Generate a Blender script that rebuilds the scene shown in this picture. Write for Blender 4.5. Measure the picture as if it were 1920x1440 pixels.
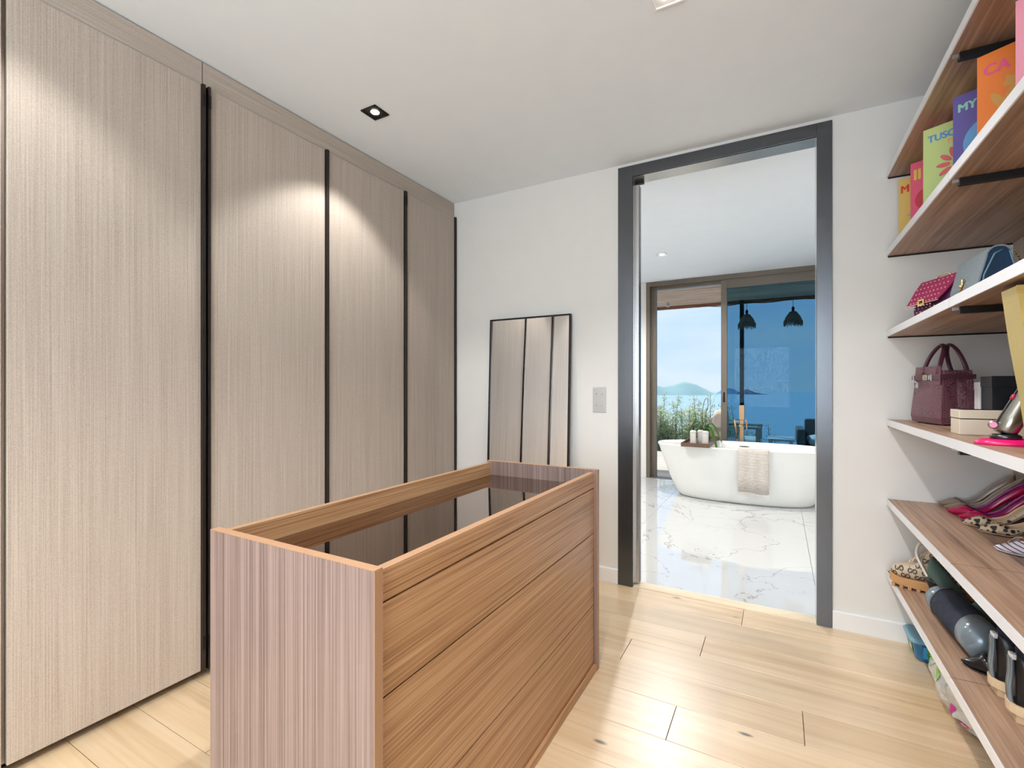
import bpy, bmesh, math, random
from mathutils import Vector, Matrix
from mathutils.bvhtree import BVHTree

scene = bpy.context.scene
for o in list(bpy.data.objects):
    bpy.data.objects.remove(o)
C = scene.collection
PI = math.pi
random.seed(7)

# ------------------------------------------------------------------ camera
CAM_H = 1.17
cam_d = bpy.data.cameras.new('camera')
cam_d.sensor_width = 36.0
cam_d.lens = 36.0 * 895.0 / 1920.0
cam_d.shift_y = 7.0 / 1920.0
cam_d.clip_start = 0.02
cam_d.clip_end = 30000
cam = bpy.data.objects.new('camera', cam_d)
C.objects.link(cam)
cam.location = (0, 0, CAM_H)
cam.rotation_euler = (PI / 2, 0, math.atan(500 / 895.0))
scene.camera = cam

# ------------------------------------------------------------------ colour helpers
def s2l(c):
    return c / 12.92 if c <= 0.04045 else ((c + 0.055) / 1.055) ** 2.4
def rgb(r, g, b):
    return (s2l(r / 255), s2l(g / 255), s2l(b / 255), 1.0)

# ------------------------------------------------------------------ world
world = bpy.data.worlds.new('sky')
scene.world = world
world.use_nodes = True
wn, wl = world.node_tree.nodes, world.node_tree.links
wn.clear()
w_out = wn.new('ShaderNodeOutputWorld')
w_bg = wn.new('ShaderNodeBackground')
w_tc = wn.new('ShaderNodeTexCoord')
w_sep = wn.new('ShaderNodeSeparateXYZ')
wl.new(w_tc.outputs['Generated'], w_sep.inputs[0])
w_ramp = wn.new('ShaderNodeValToRGB')
cr = w_ramp.color_ramp
cr.elements[0].position = 0.0
cr.elements[0].color = rgb(205, 224, 245)
cr.elements[1].position = 1.0
cr.elements[1].color = rgb(110, 165, 232)
e = cr.elements.new(0.25)
e.color = rgb(168, 208, 250)
wl.new(w_sep.outputs['Z'], w_ramp.inputs[0])
w_map = wn.new('ShaderNodeMapping')
w_map.inputs['Scale'].default_value = (2.2, 2.2, 9.0)
wl.new(w_tc.outputs['Generated'], w_map.inputs[0])
w_noise = wn.new('ShaderNodeTexNoise')
w_noise.inputs['Scale'].default_value = 1.6
w_noise.inputs['Detail'].default_value = 5
wl.new(w_map.outputs[0], w_noise.inputs['Vector'])
w_cr = wn.new('ShaderNodeValToRGB')
w_cr.color_ramp.elements[0].position = 0.45
w_cr.color_ramp.elements[0].color = (0, 0, 0, 1)
w_cr.color_ramp.elements[1].position = 0.75
w_cr.color_ramp.elements[1].color = (0.55, 0.55, 0.55, 1)
wl.new(w_noise.outputs['Fac'], w_cr.inputs[0])
w_mix = wn.new('ShaderNodeMixRGB')
w_mix.inputs[2].default_value = rgb(232, 238, 246)
wl.new(w_cr.outputs[0], w_mix.inputs[0])
wl.new(w_ramp.outputs[0], w_mix.inputs[1])
wl.new(w_mix.outputs[0], w_bg.inputs['Color'])
w_bg.inputs['Strength'].default_value = 0.96
wl.new(w_bg.outputs[0], w_out.inputs[0])

# ------------------------------------------------------------------ sun, portals, exposure
def aim(o, d):
    o.rotation_euler = Vector(d).to_track_quat('-Z', 'Y').to_euler()
sun_d = bpy.data.lights.new('sun', 'SUN')
sun_d.energy = 5.0
sun_d.angle = 0.01
sun_d.color = (1.0, 0.95, 0.87)
sun = bpy.data.objects.new('sun', sun_d)
C.objects.link(sun)
sun.location = (-20, 20, 30)
aim(sun, (0.55, -0.50, -0.80))
def portal(name, loc, d, sx, sy):
    l = bpy.data.lights.new(name, 'AREA')
    l.shape = 'RECTANGLE'
    l.size, l.size_y = sx, sy
    l.cycles.is_portal = True
    o = bpy.data.objects.new(name, l)
    C.objects.link(o)
    o.location = loc
    aim(o, d)
portal('portal_bath', (0.4, 6.45, 1.27), (0, -1, 0), 3.8, 2.5)
# added fill brighter than the sky, at the assumed wide window behind the camera
fill_d = bpy.data.lights.new('rear_fill_light', 'AREA')
fill_d.shape = 'RECTANGLE'
fill_d.size, fill_d.size_y = 2.3, 1.6
fill_d.energy = 66
fill_d.color = (0.84, 0.925, 1.0)
fill_o = bpy.data.objects.new('rear_fill_light', fill_d)
C.objects.link(fill_o)
fill_o.location = (-0.5, -1.83, 1.45)
aim(fill_o, (0, 1, 0))
scene.view_settings.view_transform = 'Standard'
scene.view_settings.look = 'None'
scene.view_settings.gamma = 1.0
scene.view_settings.use_curve_mapping = False
scene.view_settings.exposure = 0.29
SPOT_W = 24.0
MID_W = 54.0
BATH_FILL_W = 58.0
BATH_KEY_W = 90.0
cy = scene.cycles
cy.use_denoising = True
cy.max_bounces = 6
cy.diffuse_bounces = 3
cy.glossy_bounces = 3
cy.use_adaptive_sampling = True
cy.adaptive_threshold = 0.08
cy.adaptive_min_samples = 12
cy.transparent_max_bounces = 12
cy.sample_clamp_indirect = 6.0
cy.caustics_reflective = False
cy.caustics_refractive = False

# ------------------------------------------------------------------ materials
MATS = {}
def new_mat(name):
    m = bpy.data.materials.new(name)
    m.use_nodes = True
    MATS[name] = m
    nt = m.node_tree
    return m, nt.nodes, nt.links, nt.nodes['Principled BSDF']
def mat(name, col, rough=0.5, metal=0.0, spec=0.5, bump=0.0, bscale=80, var=0.0, vscale=8, coat=0.0):
    if name in MATS:
        return MATS[name]
    m, n, l, b = new_mat(name)
    b.inputs['Base Color'].default_value = col
    b.inputs['Roughness'].default_value = rough
    b.inputs['Metallic'].default_value = metal
    b.inputs['Specular IOR Level'].default_value = spec
    b.inputs['Coat Weight'].default_value = coat
    b.inputs['Coat Roughness'].default_value = 0.05
    tc = n.new('ShaderNodeTexCoord')
    nz = n.new('ShaderNodeTexNoise')
    nz.inputs['Scale'].default_value = vscale
    nz.inputs['Detail'].default_value = 1
    l.new(tc.outputs['Object'], nz.inputs['Vector'])
    mx = n.new('ShaderNodeMixRGB')
    v = max(var, 0.02)
    mx.inputs[1].default_value = (col[0] * (1 - v), col[1] * (1 - v), col[2] * (1 - v), 1)
    mx.inputs[2].default_value = (min(1, col[0] * (1 + v)), min(1, col[1] * (1 + v)), min(1, col[2] * (1 + v)), 1)
    l.new(nz.outputs['Fac'], mx.inputs[0])
    l.new(mx.outputs[0], b.inputs['Base Color'])
    if bump:
        n2 = n.new('ShaderNodeTexNoise')
        n2.inputs['Scale'].default_value = bscale
        n2.inputs['Detail'].default_value = 3
        l.new(tc.outputs['Object'], n2.inputs['Vector'])
        bp = n.new('ShaderNodeBump')
        bp.inputs['Strength'].default_value = bump
        bp.inputs['Distance'].default_value = 0.004
        l.new(n2.outputs['Fac'], bp.inputs['Height'])
        l.new(bp.outputs[0], b.inputs['Normal'])
    return m
def ramp(n, stops):
    r = n.new('ShaderNodeValToRGB')
    els = r.color_ramp.elements
    els[0].position, els[0].color = stops[0]
    els[1].position, els[1].color = stops[-1]
    for p, c in stops[1:-1]:
        q = els.new(p)
        q.color = c
    return r
def wood(name, axis, cols, fine=70.0, long=1.3, rough=0.35, rand=0.0, coord='Object', bump=0.12, spec=0.5, knots=False, low=0.42):
    m, n, l, b = new_mat(name)
    tc = n.new('ShaderNodeTexCoord')
    mp = n.new('ShaderNodeMapping')
    s = [fine] * 3
    s['xyz'.index(axis)] = long
    mp.inputs['Scale'].default_value = s
    src = tc.outputs[coord]
    oi = n.new('ShaderNodeObjectInfo')
    if rand:
        ml = n.new('ShaderNodeMath')
        ml.operation = 'MULTIPLY'
        ml.inputs[1].default_value = 37.0
        l.new(oi.outputs['Random'], ml.inputs[0])
        cb = n.new('ShaderNodeCombineXYZ')
        for i in range(3):
            l.new(ml.outputs[0], cb.inputs[i])
        va = n.new('ShaderNodeVectorMath')
        va.operation = 'ADD'
        l.new(src, va.inputs[0])
        l.new(cb.outputs[0], va.inputs[1])
        src = va.outputs[0]
    l.new(src, mp.inputs['Vector'])
    n1 = n.new('ShaderNodeTexNoise')
    n1.inputs['Scale'].default_value = 1.0
    n1.inputs['Detail'].default_value = 3
    n1.inputs['Roughness'].default_value = 0.62
    n1.inputs['Distortion'].default_value = 0.35
    l.new(mp.outputs[0], n1.inputs['Vector'])
    mp2 = n.new('ShaderNodeMapping')
    s2 = [fine * 0.16] * 3
    s2['xyz'.index(axis)] = long * 0.55
    mp2.inputs['Scale'].default_value = s2
    l.new(src, mp2.inputs['Vector'])
    n2 = n.new('ShaderNodeTexNoise')
    n2.inputs['Scale'].default_value = 1.0
    n2.inputs['Detail'].default_value = 3
    n2.inputs['Distortion'].default_value = 0.8
    l.new(mp2.outputs[0], n2.inputs['Vector'])
    ad = n.new('ShaderNodeMixRGB')
    ad.inputs[0].default_value = low
    l.new(n1.outputs['Fac'], ad.inputs[1])
    l.new(n2.outputs['Fac'], ad.inputs[2])
    r = ramp(n, [(0.33, cols[0]), (0.50, cols[1]), (0.66, cols[2])])
    l.new(ad.outputs[0], r.inputs[0])
    out = r.outputs[0]
    if rand:
        hs = n.new('ShaderNodeHueSaturation')
        mr = n.new('ShaderNodeMapRange')
        mr.inputs['To Min'].default_value = 1 - rand
        mr.inputs['To Max'].default_value = 1 + rand
        l.new(oi.outputs['Random'], mr.inputs['Value'])
        l.new(mr.outputs[0], hs.inputs['Value'])
        l.new(out, hs.inputs['Color'])
        out = hs.outputs[0]
    if knots:
        vk = n.new('ShaderNodeTexVoronoi')
        vk.inputs['Scale'].default_value = 1.0
        mk = n.new('ShaderNodeMapping')
        sk = [7.0] * 3
        sk['xyz'.index(axis)] = 2.6
        mk.inputs['Scale'].default_value = sk
        l.new(src, mk.inputs['Vector'])
        l.new(mk.outputs[0], vk.inputs['Vector'])
        rk = ramp(n, [(0.03, (1, 1, 1, 1)), (0.075, (0, 0, 0, 1))])
        l.new(vk.outputs['Distance'], rk.inputs[0])
        mxk = n.new('ShaderNodeMixRGB')
        mxk.inputs[2].default_value = rgb(96, 88, 78)
        l.new(rk.outputs[0], mxk.inputs[0])
        l.new(out, mxk.inputs[1])
        out = mxk.outputs[0]
    l.new(out, b.inputs['Base Color'])
    b.inputs['Roughness'].default_value = rough
    b.inputs['Specular IOR Level'].default_value = spec
    if bump:
        bp = n.new('ShaderNodeBump')
        bp.inputs['Strength'].default_value = bump
        bp.inputs['Distance'].default_value = 0.002
        l.new(n1.outputs['Fac'], bp.inputs['Height'])
        l.new(bp.outputs[0], b.inputs['Normal'])
    return m

M_wall = mat('wall_paint', rgb(229, 227, 223), 0.75)
M_ceil = mat('ceiling_paint', rgb(240, 247, 255), 0.8)
M_trimw = mat('white_trim_paint', rgb(238, 238, 238), 0.45)
M_black = mat('black_metal', rgb(38, 36, 35), 0.4, 0.6)
M_bronze = mat('bronze_strip', rgb(62, 56, 52), 0.38, 0.7)
M_frame = mat('anthracite_metal', rgb(98, 100, 104), 0.27, 0.9)
M_lining = mat('satin_aluminium', rgb(205, 205, 205), 0.25, 0.75)
M_winfr = mat('taupe_aluminium', rgb(112, 103, 92), 0.4, 0.3)
M_gap = mat('shadow_gap_black', rgb(20, 18, 17), 0.8)
M_steel = mat('brushed_steel', rgb(185, 183, 180), 0.35, 0.85)
M_white = mat('white_gloss', rgb(240, 240, 240), 0.25)

def fabric():
    m, n, l, b = new_mat('woven_taupe_laminate')
    tc = n.new('ShaderNodeTexCoord')
    facs = []
    for sc, dt in (((330, 330, 2.0), 2), ((420, 420, 330), 1), ((26, 26, 0.35), 1)):
        mp = n.new('ShaderNodeMapping')
        mp.inputs['Scale'].default_value = sc
        l.new(tc.outputs['Object'], mp.inputs['Vector'])
        nz = n.new('ShaderNodeTexNoise')
        nz.inputs['Scale'].default_value = 1.0
        nz.inputs['Detail'].default_value = dt
        l.new(mp.outputs[0], nz.inputs['Vector'])
        facs.append(nz)
    a = n.new('ShaderNodeMixRGB')
    a.inputs[0].default_value = 0.42
    l.new(facs[0].outputs['Fac'], a.inputs[1])
    l.new(facs[1].outputs['Fac'], a.inputs[2])
    a2 = n.new('ShaderNodeMixRGB')
    a2.inputs[0].default_value = 0.10
    l.new(a.outputs[0], a2.inputs[1])
    l.new(facs[2].outputs['Fac'], a2.inputs[2])
    r = ramp(n, [(0.30, rgb(166, 152, 140)), (0.5, rgb(190, 177, 164)), (0.70, rgb(208, 197, 185))])
    l.new(a2.outputs[0], r.inputs[0])
    l.new(r.outputs[0], b.inputs['Base Color'])
    b.inputs['Roughness'].default_value = 0.6
    b.inputs['Specular IOR Level'].default_value = 0.3
    return m
M_fabric = fabric()
WAL = (rgb(140, 98, 62), rgb(186, 141, 100), rgb(208, 168, 128))
M_wal_y = wood('walnut_grain_along', 'y', WAL, 170, 1.6, 0.33, bump=0, low=.2)
M_wal_z = wood('walnut_up_cool_lit', 'z', (rgb(104, 85, 78), rgb(138, 117, 109), rgb(160, 139, 131)), 170, 0.8, 0.33, bump=0, low=.2)  # same walnut on the end panels, with the cool daylight cast in its colour
M_wal_edge = mat('walnut_edge_band', rgb(178, 137, 104), 0.45, var=0.05, vscale=30)
M_shelf = wood('shelf_walnut', 'y', (rgb(126, 97, 78), rgb(170, 137, 114), rgb(196, 165, 142)), 85, 1.8, 0.4, bump=0)
M_edge = mat('pale_silver_edge', rgb(238, 238, 242), 0.35, 0.1)
M_oak = wood('oak_plank', 'x', (rgb(204, 172, 130), rgb(224, 195, 155), rgb(234, 210, 176)), 34, 1.1, 0.33, rand=0.07, bump=0.35, spec=0.8, knots=True)
_ob = M_oak.node_tree.nodes['Principled BSDF']
_ob.inputs['Coat Weight'].default_value = 1.0
_ob.inputs['Coat Roughness'].default_value = 0.36
_ob.inputs['Coat IOR'].default_value = 1.75
M_thresh = wood('pale_oak_threshold', 'x', (rgb(214, 190, 158), rgb(232, 212, 184), rgb(240, 224, 200)), 40, 1.4, 0.34)
M_deck = wood('weathered_deck', 'x', (rgb(150, 142, 132), rgb(190, 182, 170), rgb(214, 206, 196)), 40, 1.5, 0.7, rand=0.1)
M_slat = wood('pergola_wood', 'x', (rgb(160, 134, 114), rgb(198, 172, 150), rgb(220, 198, 178)), 50, 1.5, 0.7, rand=0.14)
M_redwood = mat('red_brown_beam', rgb(150, 96, 68), 0.6, var=0.1)
M_traywood = wood('tray_walnut', 'x', (rgb(74, 54, 42), rgb(104, 78, 60), rgb(132, 102, 80)), 60, 3, 0.5)
M_mirror = mat('mirror_silver', (0.86, 0.87, 0.88, 1), 0.01, 1.0)
M_brownglass = mat('brown_mirror_glass', rgb(158, 138, 124), 0.03, 1.0)

def marble():
    m, n, l, b = new_mat('white_marble')
    tc = n.new('ShaderNodeTexCoord')
    base = rgb(206, 207, 206)
    def vein(scale, dist, w, seed):
        mp = n.new('ShaderNodeMapping')
        mp.inputs['Location'].default_value = (seed, seed * 0.7, 0)
        mp.inputs['Scale'].default_value = (1.0, 1.5, 1.0)
        l.new(tc.outputs['Object'], mp.inputs['Vector'])
        nz = n.new('ShaderNodeTexNoise')
        nz.inputs['Scale'].default_value = scale
        nz.inputs['Detail'].default_value = 6
        nz.inputs['Roughness'].default_value = 0.55
        nz.inputs['Distortion'].default_value = dist
        l.new(mp.outputs[0], nz.inputs['Vector'])
        r = ramp(n, [(0.5 - w, (0, 0, 0, 1)), (0.5, (1, 1, 1, 1)), (0.5 + w, (0, 0, 0, 1))])
        l.new(nz.outputs['Fac'], r.inputs[0])
        return r
    v1 = vein(0.55, 0.7, 0.0035, 3.1)
    v2 = vein(1.3, 0.5, 0.003, 9.7)
    msk = n.new('ShaderNodeTexNoise')
    msk.inputs['Scale'].default_value = 1.4
    l.new(tc.outputs['Object'], msk.inputs['Vector'])
    mr = ramp(n, [(0.42, (0, 0, 0, 1)), (0.6, (0.8, 0.8, 0.8, 1))])
    l.new(msk.outputs['Fac'], mr.inputs[0])
    mul = n.new('ShaderNodeMixRGB')
    mul.blend_type = 'MULTIPLY'
    mul.inputs[0].default_value = 1
    l.new(v2.outputs[0], mul.inputs[1])
    l.new(mr.outputs[0], mul.inputs[2])
    mx = n.new('ShaderNodeMixRGB')
    mx.blend_type = 'LIGHTEN'
    mx.inputs[0].default_value = 0.8
    l.new(mul.outputs[0], mx.inputs[1])
    l.new(v1.outputs[0], mx.inputs[2])
    fin = n.new('ShaderNodeMixRGB')
    fin.inputs[1].default_value = base
    fin.inputs[2].default_value = rgb(150, 147, 144)
    l.new(mx.outputs[0], fin.inputs[0])
    l.new(fin.outputs[0], b.inputs['Base Color'])
    b.inputs['Roughness'].default_value = 0.035
    b.inputs['IOR'].default_value = 1.85
    return m
M_marble = marble()
M_grout = mat('grey_grout', rgb(190, 190, 188), 0.7)

def tinted_glass(name, col, refl=0.06):
    m, n, l, b = new_mat(name)
    n.remove(b)
    out = [x for x in n if x.type == 'OUTPUT_MATERIAL'][0]
    tr = n.new('ShaderNodeBsdfTransparent')
    tr.inputs[0].default_value = col
    gl = n.new('ShaderNodeBsdfGlossy')
    gl.inputs['Roughness'].default_value = 0.0
    gl.inputs['Color'].default_value = (0.9, 0.95, 1, 1)
    fr = n.new('ShaderNodeFresnel')
    fr.inputs['IOR'].default_value = 1.16
    mx = n.new('ShaderNodeMixShader')
    l.new(fr.outputs[0], mx.inputs[0])
    l.new(tr.outputs[0], mx.inputs[1])
    l.new(gl.outputs[0], mx.inputs[2])
    l.new(mx.outputs[0], out.inputs[0])
    return m
M_glass = tinted_glass('tinted_solar_glass', (0.37, 0.54, 0.63, 1))
M_clear = tinted_glass('clear_glass', (0.92, 0.95, 0.96, 1))

def emis(name, col, s):
    m, n, l, b = new_mat(name)
    b.inputs['Base Color'].default_value = col
    b.inputs['Emission Color'].default_value = col
    b.inputs['Emission Strength'].default_value = s
    return m
M_lamp = emis('lamp_glow', (1, 0.95, 0.88, 1), 25)

# ------------------------------------------------------------------ mesh helpers
def obj(name, bm, m, parent=None, smooth=False, bevel=0.0, seg=2, keep=False):
    me = bpy.data.meshes.new(name)
    if isinstance(bm, bpy.types.Mesh):
        me = bm
    else:
        bmesh.ops.recalc_face_normals(bm, faces=bm.faces[:])
        bm.to_mesh(me)
        if not keep:
            bm.free()
    o = bpy.data.objects.new(name, me)
    C.objects.link(o)
    ms = m if isinstance(m, (list, tuple)) else [m]
    if not me.materials:
        for x in ms:
            me.materials.append(x)
    if smooth:
        for p in me.polygons:
            p.use_smooth = True
    if parent is not None:
        o.parent = parent
    if bevel:
        md = o.modifiers.new('bevel', 'BEVEL')
        md.width = bevel
        md.segments = seg
        md.limit_method = 'ANGLE'
        md.angle_limit = math.radians(40)
    return o
def tag(o, label, cat, group=None, kind=None):
    o['label'] = label
    o['category'] = cat
    if group:
        o['group'] = group
    if kind:
        o['kind'] = kind
    return o
def thing(name, label, cat, loc=(0, 0, 0), rz=0.0, group=None):
    o = bpy.data.objects.new(name, None)
    o.empty_display_size = 0.05
    C.objects.link(o)
    o.location = loc
    o.rotation_euler = (0, 0, rz)
    return tag(o, label, cat, group)
def struct(name, bm, m, parent=None, bevel=0.0, smooth=False):
    o = obj(name, bm, m, parent, smooth, bevel)
    if parent is None:
        o['kind'] = 'structure'
    return o
def box(bm, x0, x1, y0, y1, z0, z1, mi=0):
    v = [bm.verts.new((x, y, z)) for z in (z0, z1) for y in (y0, y1) for x in (x0, x1)]
    for f in ((0, 2, 3, 1), (4, 5, 7, 6), (0, 1, 5, 4), (2, 6, 7, 3), (0, 4, 6, 2), (1, 3, 7, 5)):
        bm.faces.new([v[i] for i in f]).material_index = mi
    return bm
def B(*a):
    return box(bmesh.new(), *a)
def cham(x0, x1, y0, y1, z0, z1, c=0.0012):
    """plank with chamfered top edges"""
    bm = bmesh.new()
    rings = []
    for z, i in ((z0, 0), (z1 - c, 0), (z1, c)):
        rings.append([bm.verts.new(p) for p in ((x0 + i, y0 + i, z), (x1 - i, y0 + i, z), (x1 - i, y1 - i, z), (x0 + i, y1 - i, z))])
    for a, b in zip(rings, rings[1:]):
        for k in range(4):
            bm.faces.new((a[k], a[(k + 1) % 4], b[(k + 1) % 4], b[k]))
    bm.faces.new(rings[-1])
    bm.faces.new(rings[0][::-1])
    return bm
def loft(bm, rings, closed=True, cap0=False, cap1=False, mi=0):
    vr = [[bm.verts.new(p) for p in r] for r in rings]
    n = len(vr[0])
    for a, b in zip(vr, vr[1:]):
        for k in range(n if closed else n - 1):
            j = (k + 1) % n
            try:
                bm.faces.new((a[k], a[j], b[j], b[k])).material_index = mi
            except ValueError:
                pass
    if cap0:
        bm.faces.new(vr[0][::-1]).material_index = mi
    if cap1:
        bm.faces.new(vr[-1]).material_index = mi
    return bm
def tube(bm, pts, r, n=8, cap=True, mi=0):
    pts = [Vector(p) for p in pts]
    rr = r if isinstance(r, (list, tuple)) else [r] * len(pts)
    rings = []
    up = Vector((0, 0, 1))
    prev = None
    for i, p in enumerate(pts):
        t = (pts[min(i + 1, len(pts) - 1)] - pts[max(i - 1, 0)]).normalized()
        if prev is None:
            a = t.cross(up)
            if a.length < 1e-3:
                a = t.cross(Vector((1, 0, 0)))
        else:
            a = prev - t * prev.dot(t)
        a.normalize()
        prev = a
        b = t.cross(a)
        rings.append([p + (a * math.cos(q) + b * math.sin(q)) * rr[i] for q in (2 * PI * k / n for k in range(n))])
    return loft(bm, rings, True, cap, cap, mi)
def lathe(bm, prof, n=24, c=(0, 0, 0), cap0=True, cap1=True, mi=0):
    rings = [[(c[0] + r * math.cos(2 * PI * k / n), c[1] + r * math.sin(2 * PI * k / n), c[2] + z) for k in range(n)] for r, z in prof]
    return loft(bm, rings, True, cap0, cap1, mi)
def smooth_path(pts, k=6):
    pts = [Vector(p) for p in pts]
    out = []
    for i in range(len(pts) - 1):
        p0, p1, p2, p3 = pts[max(i - 1, 0)], pts[i], pts[i + 1], pts[min(i + 2, len(pts) - 1)]
        for j in range(k):
            t = j / k
            out.append(0.5 * ((2 * p1) + (-p0 + p2) * t + (2 * p0 - 5 * p1 + 4 * p2 - p3) * t * t + (-p0 + 3 * p1 - 3 * p2 + p3) * t ** 3))
    out.append(pts[-1])
    return out
def lerp_tab(tab, s):
    n = len(tab)
    for i in range(n - 1):
        (a, va), (b, vb) = tab[i], tab[i + 1]
        if s <= b or i == n - 2:
            h = b - a
            t = max(0.0, min(1.0, (s - a) / h))
            d = (vb - va) / h
            def slope(j):
                if j == 0 or j == n - 1:
                    return d
                d0 = (tab[j][1] - tab[j - 1][1]) / (tab[j][0] - tab[j - 1][0])
                d1 = (tab[j + 1][1] - tab[j][1]) / (tab[j + 1][0] - tab[j][0])
                return 0.0 if d0 * d1 <= 0 else 2 * d0 * d1 / (d0 + d1)
            m0, m1 = slope(i) * h, slope(i + 1) * h
            t2, t3 = t * t, t * t * t
            return (2 * t3 - 3 * t2 + 1) * va + (t3 - 2 * t2 + t) * m0 + (-2 * t3 + 3 * t2) * vb + (t3 - t2) * m1
    return tab[-1][1]
def prism(bm, poly, y0, y1, mi=0):
    """poly in xz extruded along y"""
    a = [bm.verts.new((x, y0, z)) for x, z in poly]
    b = [bm.verts.new((x, y1, z)) for x, z in poly]
    n = len(poly)
    bm.faces.new(a[::-1]).material_index = mi
    bm.faces.new(b).material_index = mi
    for k in range(n):
        bm.faces.new((a[k], a[(k + 1) % n], b[(k + 1) % n], b[k])).material_index = mi
    return bm
def text_mesh(body, size, bold=0.0, extrude=0.0, spacing=1.0):
    cu = bpy.data.curves.new('lettering', 'FONT')
    cu.body = body
    cu.size = size
    cu.extrude = extrude
    cu.space_character = spacing
    o = bpy.data.objects.new('lettering_tmp', cu)
    C.objects.link(o)
    dg = bpy.context.evaluated_depsgraph_get()
    me = bpy.data.meshes.new_from_object(o.evaluated_get(dg))
    bpy.data.objects.remove(o)
    bpy.data.curves.remove(cu)
    me.materials.clear()
    if bold:
        bm = bmesh.new()
        for dx, dy in ((-1, 0), (1, 0), (0, 1), (0, -1), (0, 0)):
            m2 = me.copy()
            m2.transform(Matrix.Translation((dx * bold, dy * bold * .6, (dx + 2 * dy) * 1e-5)))
            bm.from_mesh(m2)
            bpy.data.meshes.remove(m2)
        bm.to_mesh(me)
        bm.free()
    return me
def place_flat(name, me, m, parent, origin, u, v, smooth=False):
    """lays a flat xy mesh in the plane spanned by u, v at origin (local to parent)"""
    u, v = Vector(u).normalized(), Vector(v).normalized()
    w = u.cross(v)
    mt = Matrix((u, v, w)).transposed().to_4x4()
    mt.translation = Vector(origin)
    me.transform(mt)
    return obj(name, me, m, parent, smooth)

# ================================================================== STRUCTURE
XL, XR, YF, YN, ZC = -2.65, 0.867, 2.80, -1.80, 2.495
BYF, BZC = 6.30, 2.54
BXL, BXR = -2.9, 2.6
# floor of the dressing room
fl = struct('floor', B(XL, XR, YN, 2.89, -0.12, -0.014), M_gap)
PW = 0.1943
joints = {0: [-0.16, -1.9], 1: [-1.05, 0.6], 2: [-0.30, -2.05], 3: [-0.597, 0.75], 4: [0.075, -1.75], 5: [-0.328, -2.1], 6: [0.35, -1.5]}
for k in range(24):
    y1 = YF - PW * k
    y0 = max(YN, y1 - PW)
    if k in joints:
        js = joints[k]
    else:
        j0 = random.uniform(-2.2, -0.6)
        js = [j0, j0 + random.uniform(1.3, 1.9)]
    xs = [XL] + sorted(j for j in js if XL + .1 < j < XR - .05) + [XR]
    for a, b in zip(xs, xs[1:]):
        dz = random.uniform(-0.0006, 0)
        cx_, cy_ = (a + b) / 2, (y0 + y1) / 2
        o = obj('plank', cham(a - cx_ + .0010, b - cx_ - .0010, y0 - cy_ + .0009, y1 - cy_ - .0009, -0.014, dz, .0008), M_oak, fl)
        o.location = (cx_, cy_, 0)
o = obj('threshold_plank', cham(-0.748, 0.164, 2.801, 2.886, -0.014, 0.002), M_thresh, fl)
# ceiling
def slab_with_holes(name, m, x0, x1, y0, y1, z0, z1):
    return struct(name, B(x0, x1, y0, y1, z0, z1), m)
slab_with_holes('ceiling', M_ceil, XL, XR + .12, YN, 2.80, ZC, ZC + 0.12)
# far wall with the doorway
DX0, DX1, DZ = -0.755, 0.171, 2.415
bm = bmesh.new()
box(bm, XL, DX0, 2.80, 2.90, -0.05, 2.7)
box(bm, DX1, BXR, 2.80, 2.90, -0.05, 2.7)
box(bm, DX0, DX1, 2.80, 2.90, DZ, 2.7)
struct('wall_far', bm, M_wall)
struct('wall_left', B(XL - 0.1, XL, YN, 2.80, -0.05, 2.6), M_wall)
struct('wall_right', B(XR, XR + 0.1, YN, 2.80, -0.05, 2.6), M_fabric)
# near wall behind the camera, with a window assumed from blue reflections
RX0, RX1, RZ0, RZ1 = -1.7, 0.7, 0.6, 2.3
bm = bmesh.new()
box(bm, XL - .1, RX0, YN - .12, YN, -0.05, 2.6)
box(bm, RX1, XR + .1, YN - .12, YN, -0.05, 2.6)
box(bm, RX0, RX1, YN - .12, YN, -0.05, RZ0)
box(bm, RX0, RX1, YN - .12, YN, RZ1, 2.6)
struct('wall_near', bm, M_wall)
bm = bmesh.new()
for a in ((RX0, RX0 + .05, RZ0, RZ1), (RX1 - .05, RX1, RZ0, RZ1), (-.53, -.47, RZ0, RZ1), (RX0, RX1, RZ0, RZ0 + .05), (RX0, RX1, RZ1 - .05, RZ1)):
    box(bm, a[0], a[1], YN - .09, YN - .04, a[2], a[3])
w2 = struct('assumed_window', bm, M_winfr)
for a, b in ((RX0 + .05, -.53), (-.47, RX1 - .05)):
    obj('pane', B(a, b, YN - .068, YN - .062, RZ0 + .05, RZ1 - .05), M_clear, w2)
# baseboards of the far wall
for nm, a, b in (('baseboard_far_left', -2.0, -0.836), ('baseboard_far_right', 0.229, XR)):
    bm = bmesh.new()
    prof = [(2.80, 0.0), (2.787, 0.0), (2.787, 0.082), (2.790, 0.087), (2.80, 0.087)]
    loft(bm, [[(x, y, z) for y, z in prof] for x in (a, b)], True, True, True)
    struct(nm, bm, M_trimw)
# door frame
FX0, FX1, FZ = -0.835, 0.228, 2.475
bm = bmesh.new()
for a in ((FX0, -0.748, 0, FZ), (0.164, FX1, 0, FZ), (-0.748, 0.164, 2.41, FZ)):
    box(bm, a[0], a[1], 2.788, 2.80, a[2], a[3])
t1 = struct('trim_1', bm, M_frame, bevel=0.001)
bm = bmesh.new()
box(bm, -0.755, -0.748, 2.79, 2.91, 0, 2.41)
box(bm, 0.164, 0.171, 2.79, 2.91, 0, 2.41)
box(bm, -0.755, 0.171, 2.79, 2.91, 2.41, 2.417)
obj('frame_lining', bm, M_lining, t1)
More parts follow.
